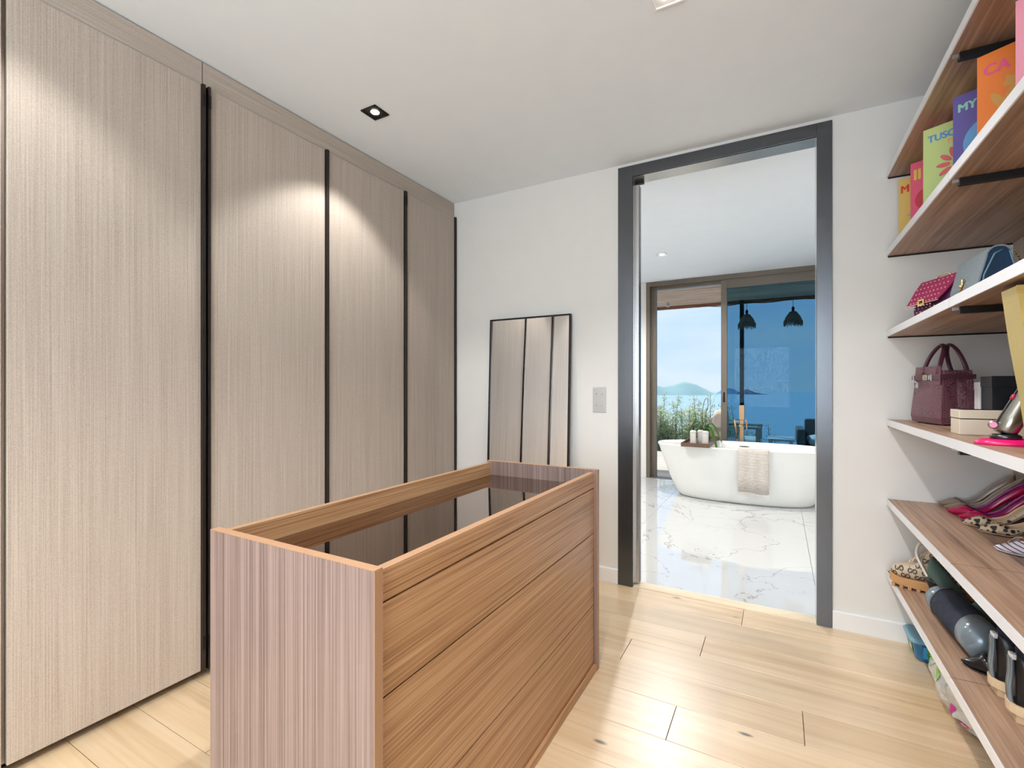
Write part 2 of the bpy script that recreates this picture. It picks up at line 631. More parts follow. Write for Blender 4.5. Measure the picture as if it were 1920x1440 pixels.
# pocket door: the leading edge of the leaf peeping out of the wall
d1 = struct('door_1', B(-0.747, -0.722, 2.842, 2.882, 0.012, 2.372), M_frame, bevel=0.002)
obj('edge_profile', B(-0.7475, -0.7235, 2.834, 2.8415, 0.012, 2.372), M_lining, d1)
obj('guide_block', B(-0.747, -0.70, 2.85, 2.875, 2.385, 2.4095), M_black, d1)

# ---------------- bathroom shell
fb = struct('floor_bathroom', B(BXL, BXR, 2.90, 6.42, -0.12, -0.012), M_grout)
xs = [BXL, -2.22, -1.02, 0.188, 1.39, BXR]
ys = [2.888, 4.33, 5.53, 6.42]
k = 0
for a, b in zip(xs, xs[1:]):
    for c, d in zip(ys, ys[1:]):
        cx_, cy_ = (a + b) / 2, (c + d) / 2
        bm = cham(a + .001, b - .001, c + .001, d - .001, -0.012, 0.0, 0.0006)
        obj('tile', bm, M_marble, fb)
slab_with_holes('ceiling_bathroom', M_ceil, BXL, BXR, 2.90, 6.34, BZC, BZC + 0.12)
struct('wall_bathroom_left', B(BXL - .1, BXL, 2.90, 6.45, -0.05, 2.7), M_wall)
struct('wall_bathroom_right', B(BXR, BXR + .1, 2.90, 6.45, -0.05, 2.7), M_wall)
WX0, WX1 = -1.51, 2.35
bm = bmesh.new()
box(bm, BXL, WX0, 6.30, 6.45, -0.05, 2.7)
box(bm, WX1, BXR, 6.30, 6.45, -0.05, 2.7)
box(bm, WX0, WX1, 6.345, 6.45, 2.54, 2.7)
struct('wall_bathroom_window', bm, M_wall)
# sliding window
bm = bmesh.new()
box(bm, WX0, -1.462, 6.29, 6.36, 0, 2.54)
box(bm, WX0 + .03, -1.40, 6.362, 6.44, 0, 2.50)
box(bm, WX1 - .05, WX1, 6.29, 6.44, 0, 2.54)
box(bm, -1.462, WX1 - .05, 6.29, 6.36, 2.482, 2.54)
box(bm, -1.40, WX1 - .05, 6.362, 6.44, 2.445, 2.50)
box(bm, WX0, WX1, 6.29, 6.44, -0.012, 0.004)
win = struct('window_1', bm, M_winfr, bevel=0.002)
leaf = obj('sliding_leaf', B(-0.612, -0.545, 6.305, 6.35, 0.006, 2.481), M_winfr, win, bevel=0.002)
bm = bmesh.new()
box(bm, -0.545, 1.0, 6.305, 6.35, 2.375, 2.481)
box(bm, -0.545, 1.0, 6.305, 6.35, 0.006, 0.09)
box(bm, 1.0, 1.07, 6.305, 6.35, 0.006, 2.481)
obj('leaf_rail', bm, M_winfr, win)
obj('pane', B(-0.545, 1.0, 6.324, 6.332, 0.09, 2.375), M_glass, win)
obj('pane', B(1.07, WX1 - .05, 6.366, 6.374, 0.004, 2.445), M_glass, win)
bm = bmesh.new()
rg = []
for z, r in ((-.062, .004), (-.055, .011), (.055, .011), (.062, .004)):
    rg.append([(-0.578 + r * math.cos(q), 6.3045 - 0.2 * abs(r) * 0 + 0.0025 * math.sin(q) - .001, 1.055 + z) for q in (2 * PI * i / 12 for i in range(12))])
loft(bm, rg, True, True, True)
obj('finger_pull', bm, M_gap, win)

# ================================================================== WARDROBES
def wardrobe(y0, y1, doors, label):
    t = thing('wardrobe', label, 'wardrobe', (0, 0, 0), group='fitted wardrobes')
    obj('body', B(-2.645, -2.052, y0 + .001, y1 - .001, 0.03, 2.485), M_fabric, t)
    obj('plinth', B(-2.60, -2.085, y0 + .002, y1 - .002, 0.001, 0.03), M_gap, t)
    obj('fascia', B(-2.052, -2.040, y0 + .0015, y1 - .0015, 2.392, 2.490), M_fas, t)
    for a, b, strips, hinges in doors:
        d = obj('door', B(-2.047, -2.025, a, b, 0.033, 2.386), M_fabric, t, bevel=0.0012)
        for sa, sb in strips:
            obj('edge_strip', B(-2.047, -2.014, sa, sb, 0.030, 2.390), M_bronze, d, bevel=0.001)
        for sa, sb in hinges:
            for z in (2.30, 0.12):
                obj('hinge', B(-2.016, -2.0125, sa, sb, z, z + .055), M_black, d)
    return t
def fascia_mat():
    m = M_fabric.copy()
    m.name = 'woven_taupe_laminate_crosswise'
    for nd in m.node_tree.nodes:
        if nd.type == 'MAPPING':
            s = nd.inputs['Scale'].default_value
            nd.inputs['Scale'].default_value = (s[0], s[2], s[0])
    return m
M_fas = fascia_mat()
wardrobe(1.078, 2.796, [
    (1.098, 1.664, [(1.088, 1.0975)], [(1.088, 1.0975)]),
    (1.686, 2.252, [(1.667, 1.683)], []),
    (2.277, 2.778, [(2.255, 2.274), (2.7785, 2.792)], [(2.256, 2.273)])],
    'taupe woven-front wardrobe beside the white wall with the mirror')
wardrobe(-0.63, 1.077, [
    (-0.60, -0.06, [], []), (-0.035, 0.500, [], []),
    (0.512, 1.064, [(1.0645, 1.0775)], [(1.065, 1.077)])],
    'taupe woven-front wardrobe nearest the camera at the left')

# ================================================================== DRESSER ISLAND
dr = thing('dresser_island', 'walnut drawer island with glass top in the middle of the floor', 'dresser', (-0.924, 1.282, 0))
def L(x0, x1, y0, y1, z0, z1):
    return B(x0 + .924, x1 + .924, y0 - 1.282, y1 - 1.282, z0, z1)
for y0, y1 in ((0.648, 0.670), (1.894, 1.916)):
    p = obj('end_panel', L(-1.193, -0.655, y0, y1, 0.0, 0.8285), M_wal_z, dr, bevel=0.0006)
    obj('edge_band', L(-1.193, -0.655, y0, y1, 0.8287, 0.8300), M_wal_edge, p)
    obj('edge_band', L(-0.6548, -0.6538, y0 + .0004, y1 - .0004, 0.0, 0.8285), M_wal_edge, p)
obj('back_panel', L(-1.193, -1.173, 0.670, 1.894, 0.0, 0.8195), M_wal_y, dr)
obj('edge_band', L(-1.193, -1.173, 0.670, 1.894, 0.8197, 0.821), M_wal_edge, dr)
r_ = obj('front_rail', L(-0.690, -0.668, 0.6705, 1.8935, 0.756, 0.8175), M_wal_y, dr, bevel=0.0008)
obj('edge_band', L(-0.690, -0.668, 0.6705, 1.8935, 0.8176, 0.8188), M_wal_edge, r_)
obj('glass_top', L(-1.1725, -0.6905, 0.671, 1.893, 0.758, 0.766), M_brownglass, dr)
obj('carcass', L(-1.172, -0.70, 0.671, 1.893, 0.03, 0.757), M_gap, dr)
for z0, z1 in ((0.571, 0.752), (0.276, 0.567), (0.028, 0.272)):
    obj('drawer', L(-0.690, -0.668, 0.6735, 1.8905, z0, z1), M_wal_y, dr, bevel=0.0008)
b_ = obj('base_board', L(-1.172, -0.656, 0.6705, 1.8935, 0.0, 0.0255), M_wal_y, dr, bevel=0.0006)

# ================================================================== MIRROR, SWITCH, LAMPS
mi = thing('leaning_mirror', 'tall slim black-framed mirror leaning on the white wall', 'mirror', (-1.4215, 2.712, 0.0))
mi.rotation_euler = (-math.atan(0.062 / 1.632), 0, 0)
mh, mw = 1.632, 0.2935
bm = bmesh.new()
for a in ((-mw, -mw + .009, 0, mh), (mw - .009, mw, 0, mh), (-mw + .009, mw - .009, 0, .009), (-mw + .009, mw - .009, mh - .009, mh)):
    box(bm, a[0], a[1], -.011, .011, a[2], a[3])
obj('mirror_frame', bm, M_black, mi)
obj('mirror_glass', B(-mw + .009, mw - .009, -.004, .008, .009, mh - .009), M_mirror, mi)

sw = thing('switch_plate', 'brushed steel four-toggle switch plate beside the dark doorway', 'light switch', (-0.9535, 2.80, 1.097))
obj('plate', B(-.0405, .0405, -.004, -.0002, -.0765, .0765), M_steel, sw, bevel=0.001)
for x in (-.017, .017):
    for z in (-.035, .035):
        bm = bmesh.new()
        tube(bm, [(x, -.0035, z), (x, -.007, z)], .0035, 10)
        tube(bm, [(x, -.006, z), (x, -.014, z + .003)], [.0022, .0014], 8)
        obj('toggle', bm, M_steel, sw)

def downlight(x, y, z, label, trim, half, watt, ang=104, blend=0.35, col=(1, .985, .96)):
    t = thing('downlight', label, 'ceiling light', (x, y, z - .006))
    bm = bmesh.new()
    h, i = half, half * 0.86
    for a in ((-h, h, -h, -i), (-h, h, i, h), (-h, -i, -i, i), (i, h, -i, i)):
        box(bm, a[0], a[1], a[2], a[3], 0, .0055)
    obj('trim_ring', bm, trim, t)
    bm = bmesh.new()
    rings = []
    for rr, zz in ((i * .98, .0045), (i * .62, .0050), (i * .52, .0052)):
        rings.append([(rr * math.cos(2 * PI * k / 24), rr * math.sin(2 * PI * k / 24), zz) for k in range(24)])
    loft(bm, rings, True, False, True)
    box(bm, -i, i, -i, i, .0053, .0058)
    obj('reflector', bm, M_refl if trim is M_black else M_white, t)
    bm = bmesh.new()
    lathe(bm, [(0.001, .0012), (i * .34, .0016), (i * .46, .0035), (i * .5, .0049)], 20, cap0=True, cap1=True)
    obj('lamp_lens', bm, M_lamp, t, smooth=True)
    ld = bpy.data.lights.new('downlight_beam', 'SPOT')
    ld.energy = watt
    ld.spot_size = math.radians(ang)
    ld.spot_blend = blend
    ld.shadow_soft_size = 0.03
    ld.color = col
    lo = bpy.data.objects.new('downlight_beam', ld)
    C.objects.link(lo)
    lo.parent = t
    lo.location = (0, 0, -0.012)
    return t
M_refl = mat('dark_reflector', rgb(70, 68, 66), 0.3, 0.8)
downlight(-1.694, 1.682, ZC, 'small black square downlight near the wardrobes', M_black, .047, SPOT_W)
downlight(-0.330, 1.657, ZC, 'pale square downlight cut by the top edge of the photo', M_white, .05, MID_W, 118, 0.6)
for x, y, a, lb in ((-1.694, 0.45, 104, 'black downlight over the near wardrobe, just left of the camera'), (-0.330, 0.40, 121, 'added unseen black downlight above the camera'),
                    (-1.694, -0.85, 104, 'added unseen black downlight in the rear corner by the wardrobes'), (-0.330, -0.85, 121, 'added unseen black downlight nearest the assumed rear window')):  # all but the first are unseen lamps added to brighten the room
    downlight(x, y, ZC, lb, M_black, .047, SPOT_W if a < 120 else MID_W, a, 0.5) if y < 0.42 or a > 120 else downlight(x, y, ZC, lb, M_black, .047, SPOT_W * .6, a, 0.5)
t = downlight(-1.046, 5.027, BZC, 'small round-lensed downlight in the bathroom ceiling', M_white, .05, BATH_KEY_W, 160, 0.6, (1, .97, .93))
for x, y, lb in ((1.5, 4.6, 'added unseen bathroom downlight to the right of the bathtub'), (-2.2, 4.6, 'added unseen downlight near the left bathroom wall'),
                 (-1.9, 3.5, 'added unseen bathroom downlight behind the wall with the mirror'), (1.4, 3.5, 'added unseen bathroom downlight behind the wall beside the shelves')):
    downlight(x, y, BZC, lb, M_white, .05, BATH_FILL_W, 160, 0.6, (1, .97, .93))  # unseen lamps added to lift the bathroom brightness
# ================================================================== SHELVES
ST = [2.177, 1.810, 1.435, 1.022, 0.652, 0.316]
SNAMES = ['topmost walnut wall shelf, above the travel books', 'walnut wall shelf carrying the upright travel books',
          'walnut wall shelf carrying the two small flap bags', 'walnut wall shelf carrying the maroon tote and cream box',
          'walnut wall shelf carrying the pointed pumps', 'lowest walnut wall shelf, carrying boots and sneakers']
SX0 = 0.439
for zt, lb in zip(ST, SNAMES):
    t = thing('wall_shelf', lb, 'shelf', (SX0, 2.80, zt), group='wall shelves on the right')
    th = 0.028
    for a, b in ((2.7955, 1.8637), (1.8583, 0.92), (0.917, -0.02)):
        bd = obj('board', B(0.0042, XR - SX0 - .002, b - 2.8, a - 2.8, -th, 0), M_shelf, t, bevel=0.0006)
        obj('edge_band', B(0.0, 0.004, b - 2.8, a - 2.8, -th, 0.0), M_edge, bd)
    for yb in (1.861, 0.9185, -0.025):
        br = obj('bracket', B(0.022, XR - SX0 - .002, yb - 2.8 - .011, yb - 2.8 + .011, -th - .020, -th - .0005), M_black, t, bevel=0.001)
        obj('end_clip', B(0.008, 0.0215, yb - 2.8 - .004, yb - 2.8 + .004, -th - .010, -th - .0005), M_steel, br)
    obj('wall_rail', B(0.006, XR - SX0 - .002, -.004, -.0003, -th - .006, -.0005), M_black, t)
# ================================================================== BOOKS
def uv_disc(me_pts):
    bm = bmesh.new()
    vs = [bm.verts.new((x, y, 0)) for x, y in me_pts]
    bm.faces.new(vs)
    me = bpy.data.meshes.new('motif')
    bm.to_mesh(me)
    bm.free()
    return me
def ell(cx, cy, a, b, rot=0.0, n=24, a0=0, a1=2 * PI):
    out = []
    for i in range(n):
        q = a0 + (a1 - a0) * i / (n if abs(a1 - a0 - 2 * PI) < 1e-6 else n - 1)
        x, y = a * math.cos(q), b * math.sin(q)
        out.append((cx + x * math.cos(rot) - y * math.sin(rot), cy + x * math.sin(rot) + y * math.cos(rot)))
    return out
M_paper = mat('book_paper', rgb(238, 232, 220), 0.8)
BW, BH, BT = 0.245, 0.300, 0.032
def book(name_label, x, y, cover, words, motifs):
    ang = math.atan2(-0.515, 0.857)
    t = thing('book', name_label, 'book', (x, y, ST[1]), ang, group='travel books on the shelf')
    mc = mat('cover_%02x%02x%02x' % cover, rgb(*cover), 0.42)
    bm = bmesh.new()
    box(bm, 0, BW, 0, .003, 0, BH)
    box(bm, 0, BW, BT - .003, BT, 0, BH)
    box(bm, BW - .003, BW, .003, BT - .003, 0, BH)
    obj('cover', bm, mc, t, bevel=0.0008)
    obj('page_block', B(.004, BW - .004, .0035, BT - .0035, .004, BH - .004), M_paper, t)
    for body, size, px, pz, col in words:
        me = text_mesh(body, size, bold=size * 0.045, spacing=1.0)
        me.transform(Matrix.Diagonal((0.92, 1, 1, 1)))
        place_flat('lettering', me, mat('ink_%02x%02x%02x' % col, rgb(*col), 0.5), t, (px, -0.0006, pz), (1, 0, 0), (0, 0, 1))
    for k, (pts, col) in enumerate(motifs):
        me = uv_disc(pts)
        place_flat('cover_motif', me, mat('ink_%02x%02x%02x' % col, rgb(*col), 0.5), t, (0, -0.0005 - 0.0001 * k, 0), (1, 0, 0), (0, 0, 1))
    return t
PINK = (240, 110, 130)
flower = []
for i in range(9):
    q = PI * (0.18 + 0.2 * i)
    flower.append((ell(.092 + .034 * math.cos(q), .150 + .040 * math.sin(q), .020, .0080, q), (226, 108, 110)))
coral = [(ell(.06, .14, .012, .05, -.35), (214, 158, 78)), (ell(.045, .155, .010, .03, .5), (214, 158, 78)), (ell(.085, .18, .011, .045, .6), (214, 158, 78)),
         (ell(.075, .20, .022, .011, .4), (214, 158, 78)), (ell(.10, .175, .014, .04, -.8), (214, 158, 78)), (ell(.05, .12, .022, .011, .3), (214, 158, 78))]
rays = [(ell(.08 + .03 * math.cos(q), .13 + .04 * math.sin(q), .02, .004, q), (150, 180, 190)) for q in (PI * .25 * i for i in range(8))]
book('yellow travel book at the far end of the row, nearest the white wall', 0.474, 2.742, (226, 190, 104), [('M', .046, .008, .236, (222, 62, 44))], rays)
book('hot pink travel book with yellow letters, second in the row', 0.484, 2.570, (236, 96, 128), [('II', .060, .010, .228, (240, 196, 96))], [(ell(.06, .14, .045, .045), (214, 60, 80))])
book('pale green travel book with blue lettering and coral flower', 0.462, 2.262, (196, 214, 138), [('TUSC', .034, .014, .248, (92, 152, 214)), ('M', .022, .070, .226, (238, 178, 120))], flower)
book('purple travel book with a blue ring and mint lettering', 0.494, 2.052, (104, 92, 166), [('MYK', .036, .012, .246, (150, 214, 196))],
     [(ell(.100, .135, .075, .075, n=36), (112, 170, 222)), (ell(.105, .13, .042, .045, n=30), (232, 222, 214)), (ell(.108, .125, .022, .028), (150, 170, 190))])
book('orange travel book with pink lettering and tan coral', 0.494, 1.836, (240, 130, 52), [('CA', .042, .014, .238, (238, 92, 140)), ('D', .020, .078, .222, (206, 108, 60))], coral)
book('light pink travel book nearest the camera, cut by the photo edge', 0.503, 1.612, (244, 160, 178), [], [(ell(.12, .14, .05, .05), (236, 120, 150))])

# ================================================================== FLAP BAGS (third shelf)
Z3 = ST[2]
M_mag = mat('magenta_suede', rgb(150, 28, 78), 0.75, bump=0.3, bscale=300)
M_magd = mat('dark_plum_suede', rgb(84, 24, 70), 0.8, bump=0.3, bscale=300)
M_gold = mat('pale_gold_metal', rgb(226, 196, 130), 0.25, 1.0)
M_stud = mat('silver_pink_stud', rgb(240, 214, 208), 0.3, 0.6)
fb_ = thing('flap_bag', 'magenta flap bag covered in small metal studs', 'handbag', (0.500, 2.405, Z3 + .001), math.atan2(-0.936, 0.352))
LB = 0.205
bm = bmesh.new()
prof = [(-.042, 0.0), (-.046, .03), (-.036, .085), (-.014, .130), (0.0, .134), (.016, .126), (.034, .07), (.038, 0.0)]
rings = []
for x, sc in ((0.0, .86), (.004, 1.0), (LB - .004, 1.0), (LB, .86)):
    rings.append([(x, -y * sc * -1 if False else y * sc, z * (0.97 if sc < 1 else 1)) for y, z in prof])
loft(bm, rings, True, True, True)
obj('bag_body', bm, M_magd, fb_, smooth=False, bevel=0.003)
# flap: over the top and down the front (front is local -y)
flp = [(.012, .138), (-.012, .1405), (-.034, .108), (-.050, .076), (-.064, .048)]
bm = bmesh.new()
n = len(flp)
rows = []
for i, (y, z) in enumerate(flp):
    tt = i / (n - 1)
    x0 = -.004 + .0 * tt
    x1 = LB + .004 - max(0, tt - .25) * .065
    rows.append([(x0 + (x1 - x0) * k / 8, y, z + (.004 if k in (0, 8) and i == n - 1 else 0)) for k in range(9)])
loft(bm, rows, False)
fo = obj('flap', bm, M_mag, fb_)
sm = fo.modifiers.new('thick', 'SOLIDIFY')
sm.thickness = 0.004
sm.offset = 0
bm = bmesh.new()
def stud(bm, x, y, z, r=.0028):
    m0 = bmesh.ops.create_icosphere(bm, subdivisions=1, radius=r, matrix=Matrix.Translation((x, y, z)))
for i in range(1, 7):
    tt = 1 + (i - .4) * (n - 1.15) / 6.4
    j = min(int(tt), n - 2)
    fr = tt - j
    y = flp[j][0] + (flp[j + 1][0] - flp[j][0]) * fr
    z = flp[j][1] + (flp[j + 1][1] - flp[j][1]) * fr
    tr = tt / (n - 1)
    x1 = LB + .004 - max(0, tr - .25) * .065
    for k in range(9):
        stud(bm, .008 + (x1 - .014) * (k + .5 * (i % 2)) / 9.0, y - .002, z + .002)
for k in range(26):
    stud(bm, -.001 + (LB + .004 - .049 + .002) * k / 25, -.0655, .0495, .0022)
for i in range(3):
    for k in range(9):
        zz = .036 - .014 * i
        stud(bm, .012 + (LB - .02) * (k + .5 * (i % 2)) / 9.0, -.0455 - .0005, zz)
for k in range(5):
    stud(bm, LB + .0005, -.030 + .010 * k, .02 + .018 * k, .0024)
sd = obj('studs', bm, M_stud, fb_)
sd['kind'] = 'stuff'
bm = bmesh.new()
for a in ((-.016, -.010), (.010, .016)):
    box(bm, .085 + a[0], .085 + a[1], -.0725, -.066, .040, .064)
box(bm, .075, .095, -.0725, -.066, .058, .064)
box(bm, .075, .095, -.0725, -.066, .040, .046)
obj('clasp', bm, M_gold, fb_, bevel=.001)
bm = bmesh.new()
tube(bm, smooth_path([(.060, 0, .139), (.068, 0, .152), (.095, 0, .155), (.122, 0, .152), (.130, 0, .139)]), .0022, 8)
obj('chain_handle', bm, M_gold, fb_, smooth=True)

M_navy = mat('navy_leather', rgb(30, 62, 92), 0.35, bump=0.1, bscale=200)
M_greyt = mat('grey_blue_tweed', rgb(134, 146, 152), 0.8, bump=0.6, bscale=400, var=0.35, vscale=300)
nb = thing('flap_bag', 'navy and grey bag with a gold bar, beside the magenta one', 'handbag', (0.585, 1.985, Z3 + .001), math.radians(4))
nb.name = 'shoulder_bag'
def arch(w0, w1, h, n=14):
    pts = [(-w0, 0), (-w0 * 1.02, h * .35)]
    for i in range(n + 1):
        q = PI - PI * i / n
        pts.append((w1 * math.cos(q), h - .030 + .030 * math.sin(q)))
    pts += [(w0 * 1.02, h * .35), (w0, 0)]
    return pts
bm = bmesh.new()
prism(bm, arch(.046, .028, .164), .004, .205)
obj('bag_body', bm, M_navy, nb, bevel=.002)
# grey flap shell wrapped over the front and top
outer = arch(.050, .032, .169)
inner = arch(.0465, .0285, .1645)
kk = len(outer) - 4
bm = bmesh.new()
prism(bm, [outer[0]] + outer[1:kk] + inner[1:kk][::-1] + [inner[0]], -.002, .207)
obj('flap', bm, M_greyt, nb)
bm = bmesh.new()
tube(bm, [(-.044, -.001, .0), (-.036, -.001, .08), (-.012, -.001, .142), (.006, -.001, .152)], .0026, 8)
tube(bm, [(.040, -.001, .03), (.036, -.001, .09), (.022, -.001, .148)], .0022, 8)
obj('piping', bm, mat('pale_blue_piping', rgb(92, 128, 150), .4), nb, smooth=True)
bm = bmesh.new()
tube(bm, [(-.053, .120, .045), (-.052, .100, .088)], .0042, 10)
tube(bm, [(-.0545, .111, .062), (-.0535, .108, .070)], .0062, 10)
obj('gold_bar', bm, M_gold, nb, smooth=True)
bm = bmesh.new()
for i in range(14):
    zz = .148 - .0085 * i
    xx = .047 + .004 * math.sin(i * .3) if i > 3 else .036 + .004 * i
    stud(bm, xx + .004, .012 + .002 * (i % 2), zz, .0036)
obj('chain_strap', bm, M_gold, nb)['kind'] = 'stuff'

# ================================================================== MAROON TOTE (fourth shelf)
Z4 = ST[3]
def croc():
    m, n, l, b = new_mat('maroon_crocodile_leather')
    tc = n.new('ShaderNodeTexCoord')
    mp = n.new('ShaderNodeMapping')
    mp.inputs['Scale'].default_value = (1, 1, 1.5)
    l.new(tc.outputs['Object'], mp.inputs['Vector'])
    v = n.new('ShaderNodeTexVoronoi')
    v.feature = 'DISTANCE_TO_EDGE'
    v.inputs['Scale'].default_value = 110
    v.inputs['Randomness'].default_value = 0.6
    l.new(mp.outputs[0], v.inputs['Vector'])
    r = ramp(n, [(0.0, (0, 0, 0, 1)), (0.12, (1, 1, 1, 1))])
    l.new(v.outputs['Distance'], r.inputs[0])
    mx = n.new('ShaderNodeMixRGB')
    mx.inputs[1].default_value = rgb(66, 38, 50)
    mx.inputs[2].default_value = rgb(118, 72, 84)
    l.new(r.outputs[0], mx.inputs[0])
    l.new(mx.outputs[0], b.inputs['Base Color'])
    b.inputs['Roughness'].default_value = 0.24
    bp = n.new('ShaderNodeBump')
    bp.inputs['Strength'].default_value = 0.5
    bp.inputs['Distance'].default_value = 0.0012
    l.new(r.outputs[0], bp.inputs['Height'])
    l.new(bp.outputs[0], b.inputs['Normal'])
    return m
M_croc = croc()
M_plum = mat('plum_leather', rgb(84, 46, 60), 0.35)
# local x: along the front face (far -> near), local -y: outward front, origin at the near front corner
tb = thing('tote_bag', 'maroon crocodile-leather tote with two top handles and silver hardware', 'handbag', (0.548, 2.425, Z4 + .004), math.atan2(-0.975, 0.222))
tw, td, thh = 0.232, 0.125, 0.212
bm = bmesh.new()
rings = []
NZ = 9
for i in range(NZ):
    f = i / (NZ - 1)
    z = thh * f
    a0, a1 = -tw + .012 * f + .020 * f * f, -.002 - .006 * f
    d0, d1 = 0.0 + .012 * f, td - .020 * f
    pin = .018 * math.sin(PI * f) * .6
    if i == 0:
        a0 += .006; a1 -= .006; d0 += .006; d1 -= .006
    rings.append([(a0, d0, z), ((a0 * 2 + a1) / 3, d0 - .003, z), ((a0 + 2 * a1) / 3, d0 - .003, z), (a1, d0, z), (a1 - pin, (d0 + d1) / 2, z), (a1, d1, z),
                  ((a0 + 2 * a1) / 3, d1, z), ((2 * a0 + a1) / 3, d1, z), (a0, d1, z), (a0 + pin, (d0 + d1) / 2, z)])
loft(bm, rings, True, True, True)
obj('bag_body', bm, M_croc, tb, bevel=.003)
fy = .0045
bm = bmesh.new()
loft(bm, [[(-tw + .028, .0095 + .002, .155), (-.010, .0075 + .001, .155), (-.013, .0095, thh + .018), (-tw + .036, .0105, thh + .018)],
          [(-tw + .028, .0045 - .001, .155), (-.010, .0040 - .001, .155), (-.013, .0060, thh + .018), (-tw + .036, .0070, thh + .018)]], True, True, True)
obj('front_flap', bm, M_croc, tb)
bm = bmesh.new()
box(bm, -tw + .020, -.002, -.0012, .0036, .176, .194)
box(bm, -.0045, -.0010, -.001, td - .012, .178, .196)
obj('belt_strap', bm, M_plum, tb, bevel=.001)
bm = bmesh.new()
box(bm, -tw + .034, -tw + .040, -.0042, -.0014, .164, .198)
box(bm, -.064, -.058, -.0042, -.0014, .172, .198)
box(bm, -.120, -.092, -.0042, -.0014, .174, .196)
box(bm, -.082, -.070, -.0042, -.0014, .176, .194)
obj('hardware_plate', bm, M_steel, tb, bevel=.0008)
bm = bmesh.new()
tube(bm, [(-.106, -.0042, .185), (-.106, -.0085, .185)], .006, 14)
obj('turn_lock', bm, M_gold, tb, smooth=True)
bm = bmesh.new()
loft(bm, [[(-.178, -.004, .176), (-.150, -.004, .164), (-.152, -.004, .158), (-.180, -.004, .168)], [(-.178, -.007, .176), (-.150, -.007, .164), (-.152, -.007, .158), (-.180, -.007, .168)]], True, True, True)
box(bm, -.166, -.150, -.009, -.004, .142, .160)
obj('padlock', bm, M_steel, tb, bevel=.001)
for yy in (.004, td - .026):
    bm = bmesh.new()
    lean = .036 if yy < .05 else -.036
    pts = smooth_path([(-.132, yy + .004, .200), (-.138, yy + .004, .240), (-.126, yy + .006, .288), (-.092, yy + .008, .318), (-.056, yy + .006, .296), (-.038, yy + .004, .245), (-.036, yy + .004, .200)], 5)
    pts = [p + Vector((0, lean * max(0.0, (p.z - .20) / .118) ** 1.3, 0)) for p in pts]
    rings = []
    for i, p in enumerate(pts):
        tg = (pts[min(i + 1, len(pts) - 1)] - pts[max(i - 1, 0)]).normalized()
        nn = Vector((tg.z, 0, -tg.x))
        rings.append([p + nn * .0045 * math.cos(q) + Vector((0, 1, 0)) * .0085 * math.sin(q) for q in (2 * PI * k / 10 for k in range(10))])
    loft(bm, rings, True, True, True)
    obj('handle', bm, M_plum, tb, smooth=True)
for xx in (-tw + .03, -.03):
    for yy in (.02, td - .025):
        bm = bmesh.new()
        lathe(bm, [(.005, -.004), (.006, -.002), (.004, .002)], 10, (xx, yy, 0))
        obj('foot_stud', bm, M_steel, tb)

# ================================================================== BOXES ON THE FOURTH SHELF
M_cream = mat('cream_wood', rgb(222, 208, 188), 0.45, var=.06, vscale=12)
cb = thing('keepsake_box', 'cream lidded keepsake box in front of the maroon tote', 'box', (0.497, 2.000, Z4))
obj('box_base', B(0, .150, 0, .088, 0.0005, .049), M_cream, cb, bevel=.0015)
obj('lid', B(-.0008, .1508, -.0008, .0888, .0515, .078), M_cream, cb, bevel=.0015)
obj('lid_inlay', B(.012, .138, .012, .076, .0781, .0792), M_gap, cb)
obj('lid_seam', B(.002, .148, .002, .086, .049, .0515), M_gap, cb)  # thin black strip filling the split between base and lid
kb = thing('gift_box', 'tall black box standing behind the cream box', 'box', (0.631, 2.205, Z4))
obj('box_base', B(0, .074, 0, .10, 0.0005, .150), mat('black_card', rgb(22, 26, 34), .5), kb, bevel=.001)
obj('lid', B(-.0015, .0755, -.0015, .1015, .150, .1875), mat('black_card', rgb(22, 26, 34), .5), kb, bevel=.001)
wb = thing('gift_box', 'slim white box squeezed between the tote and the black box', 'box', (0.637, 2.345, Z4))
obj('box_base', B(0, .07, 0, .05, 0.0005, .14), M_white, wb, bevel=.001)
obj('lid', B(-.0012, .0712, -.0012, .0512, .14, .168), M_white, wb, bevel=.001)
gb = thing('small_carton', 'small green and white carton at the photo edge', 'box', (0.668, 2.02, Z4))
obj('carton_body', B(0, .06, 0, .05, 0.0005, .03), M_white, gb)
obj('carton_top', B(0, .06, 0, .05, .03, .062), mat('green_card', rgb(80, 120, 84), .5), gb)

# ================================================================== HAIR TOOL
M_hot = mat('hot_pink_gloss', rgb(232, 24, 108), 0.25)
M_nick = mat('satin_nickel', rgb(168, 166, 160), 0.22, 0.95)
M_dkn = mat('dark_nickel', rgb(88, 90, 96), 0.25, 0.9)
ht = thing('hair_styler', 'silver cylindrical hair styler tilted on a hot pink base', 'hair styler', (0.452, 1.700, Z4))
bm = bmesh.new()
rings = []
for z, s in ((0.0005, 1.0), (.006, 1.0), (.013, .93), (.016, .80)):
    rings.append([(.13 + .13 * s * math.copysign(abs(math.cos(q)) ** .7, math.cos(q)), .046 * s * math.copysign(abs(math.sin(q)) ** .8, math.sin(q)), z) for q in (2 * PI * k / 32 for k in range(32))])
loft(bm, rings, True, True, True)
obj('stand', bm, M_hot, ht, smooth=True)
bm = bmesh.new()
lathe(bm, [(.030, 0.0165), (.030, .024), (.025, .028)], 24, (.060, 0, 0))
obj('cradle', bm, M_dkn, ht, smooth=True)
tilt = math.radians(27)
ax = Vector((math.sin(tilt), 0.10, math.cos(tilt))).normalized()
p0 = Vector((.056, 0, .0305))
bm = bmesh.new()
tube(bm, [p0 + ax * s for s in (0, .004, .04, .15, .25, .27)], [.020, .024, .0255, .0255, .0245, .020], 28)
obj('barrel', bm, M_nick, ht, smooth=True)
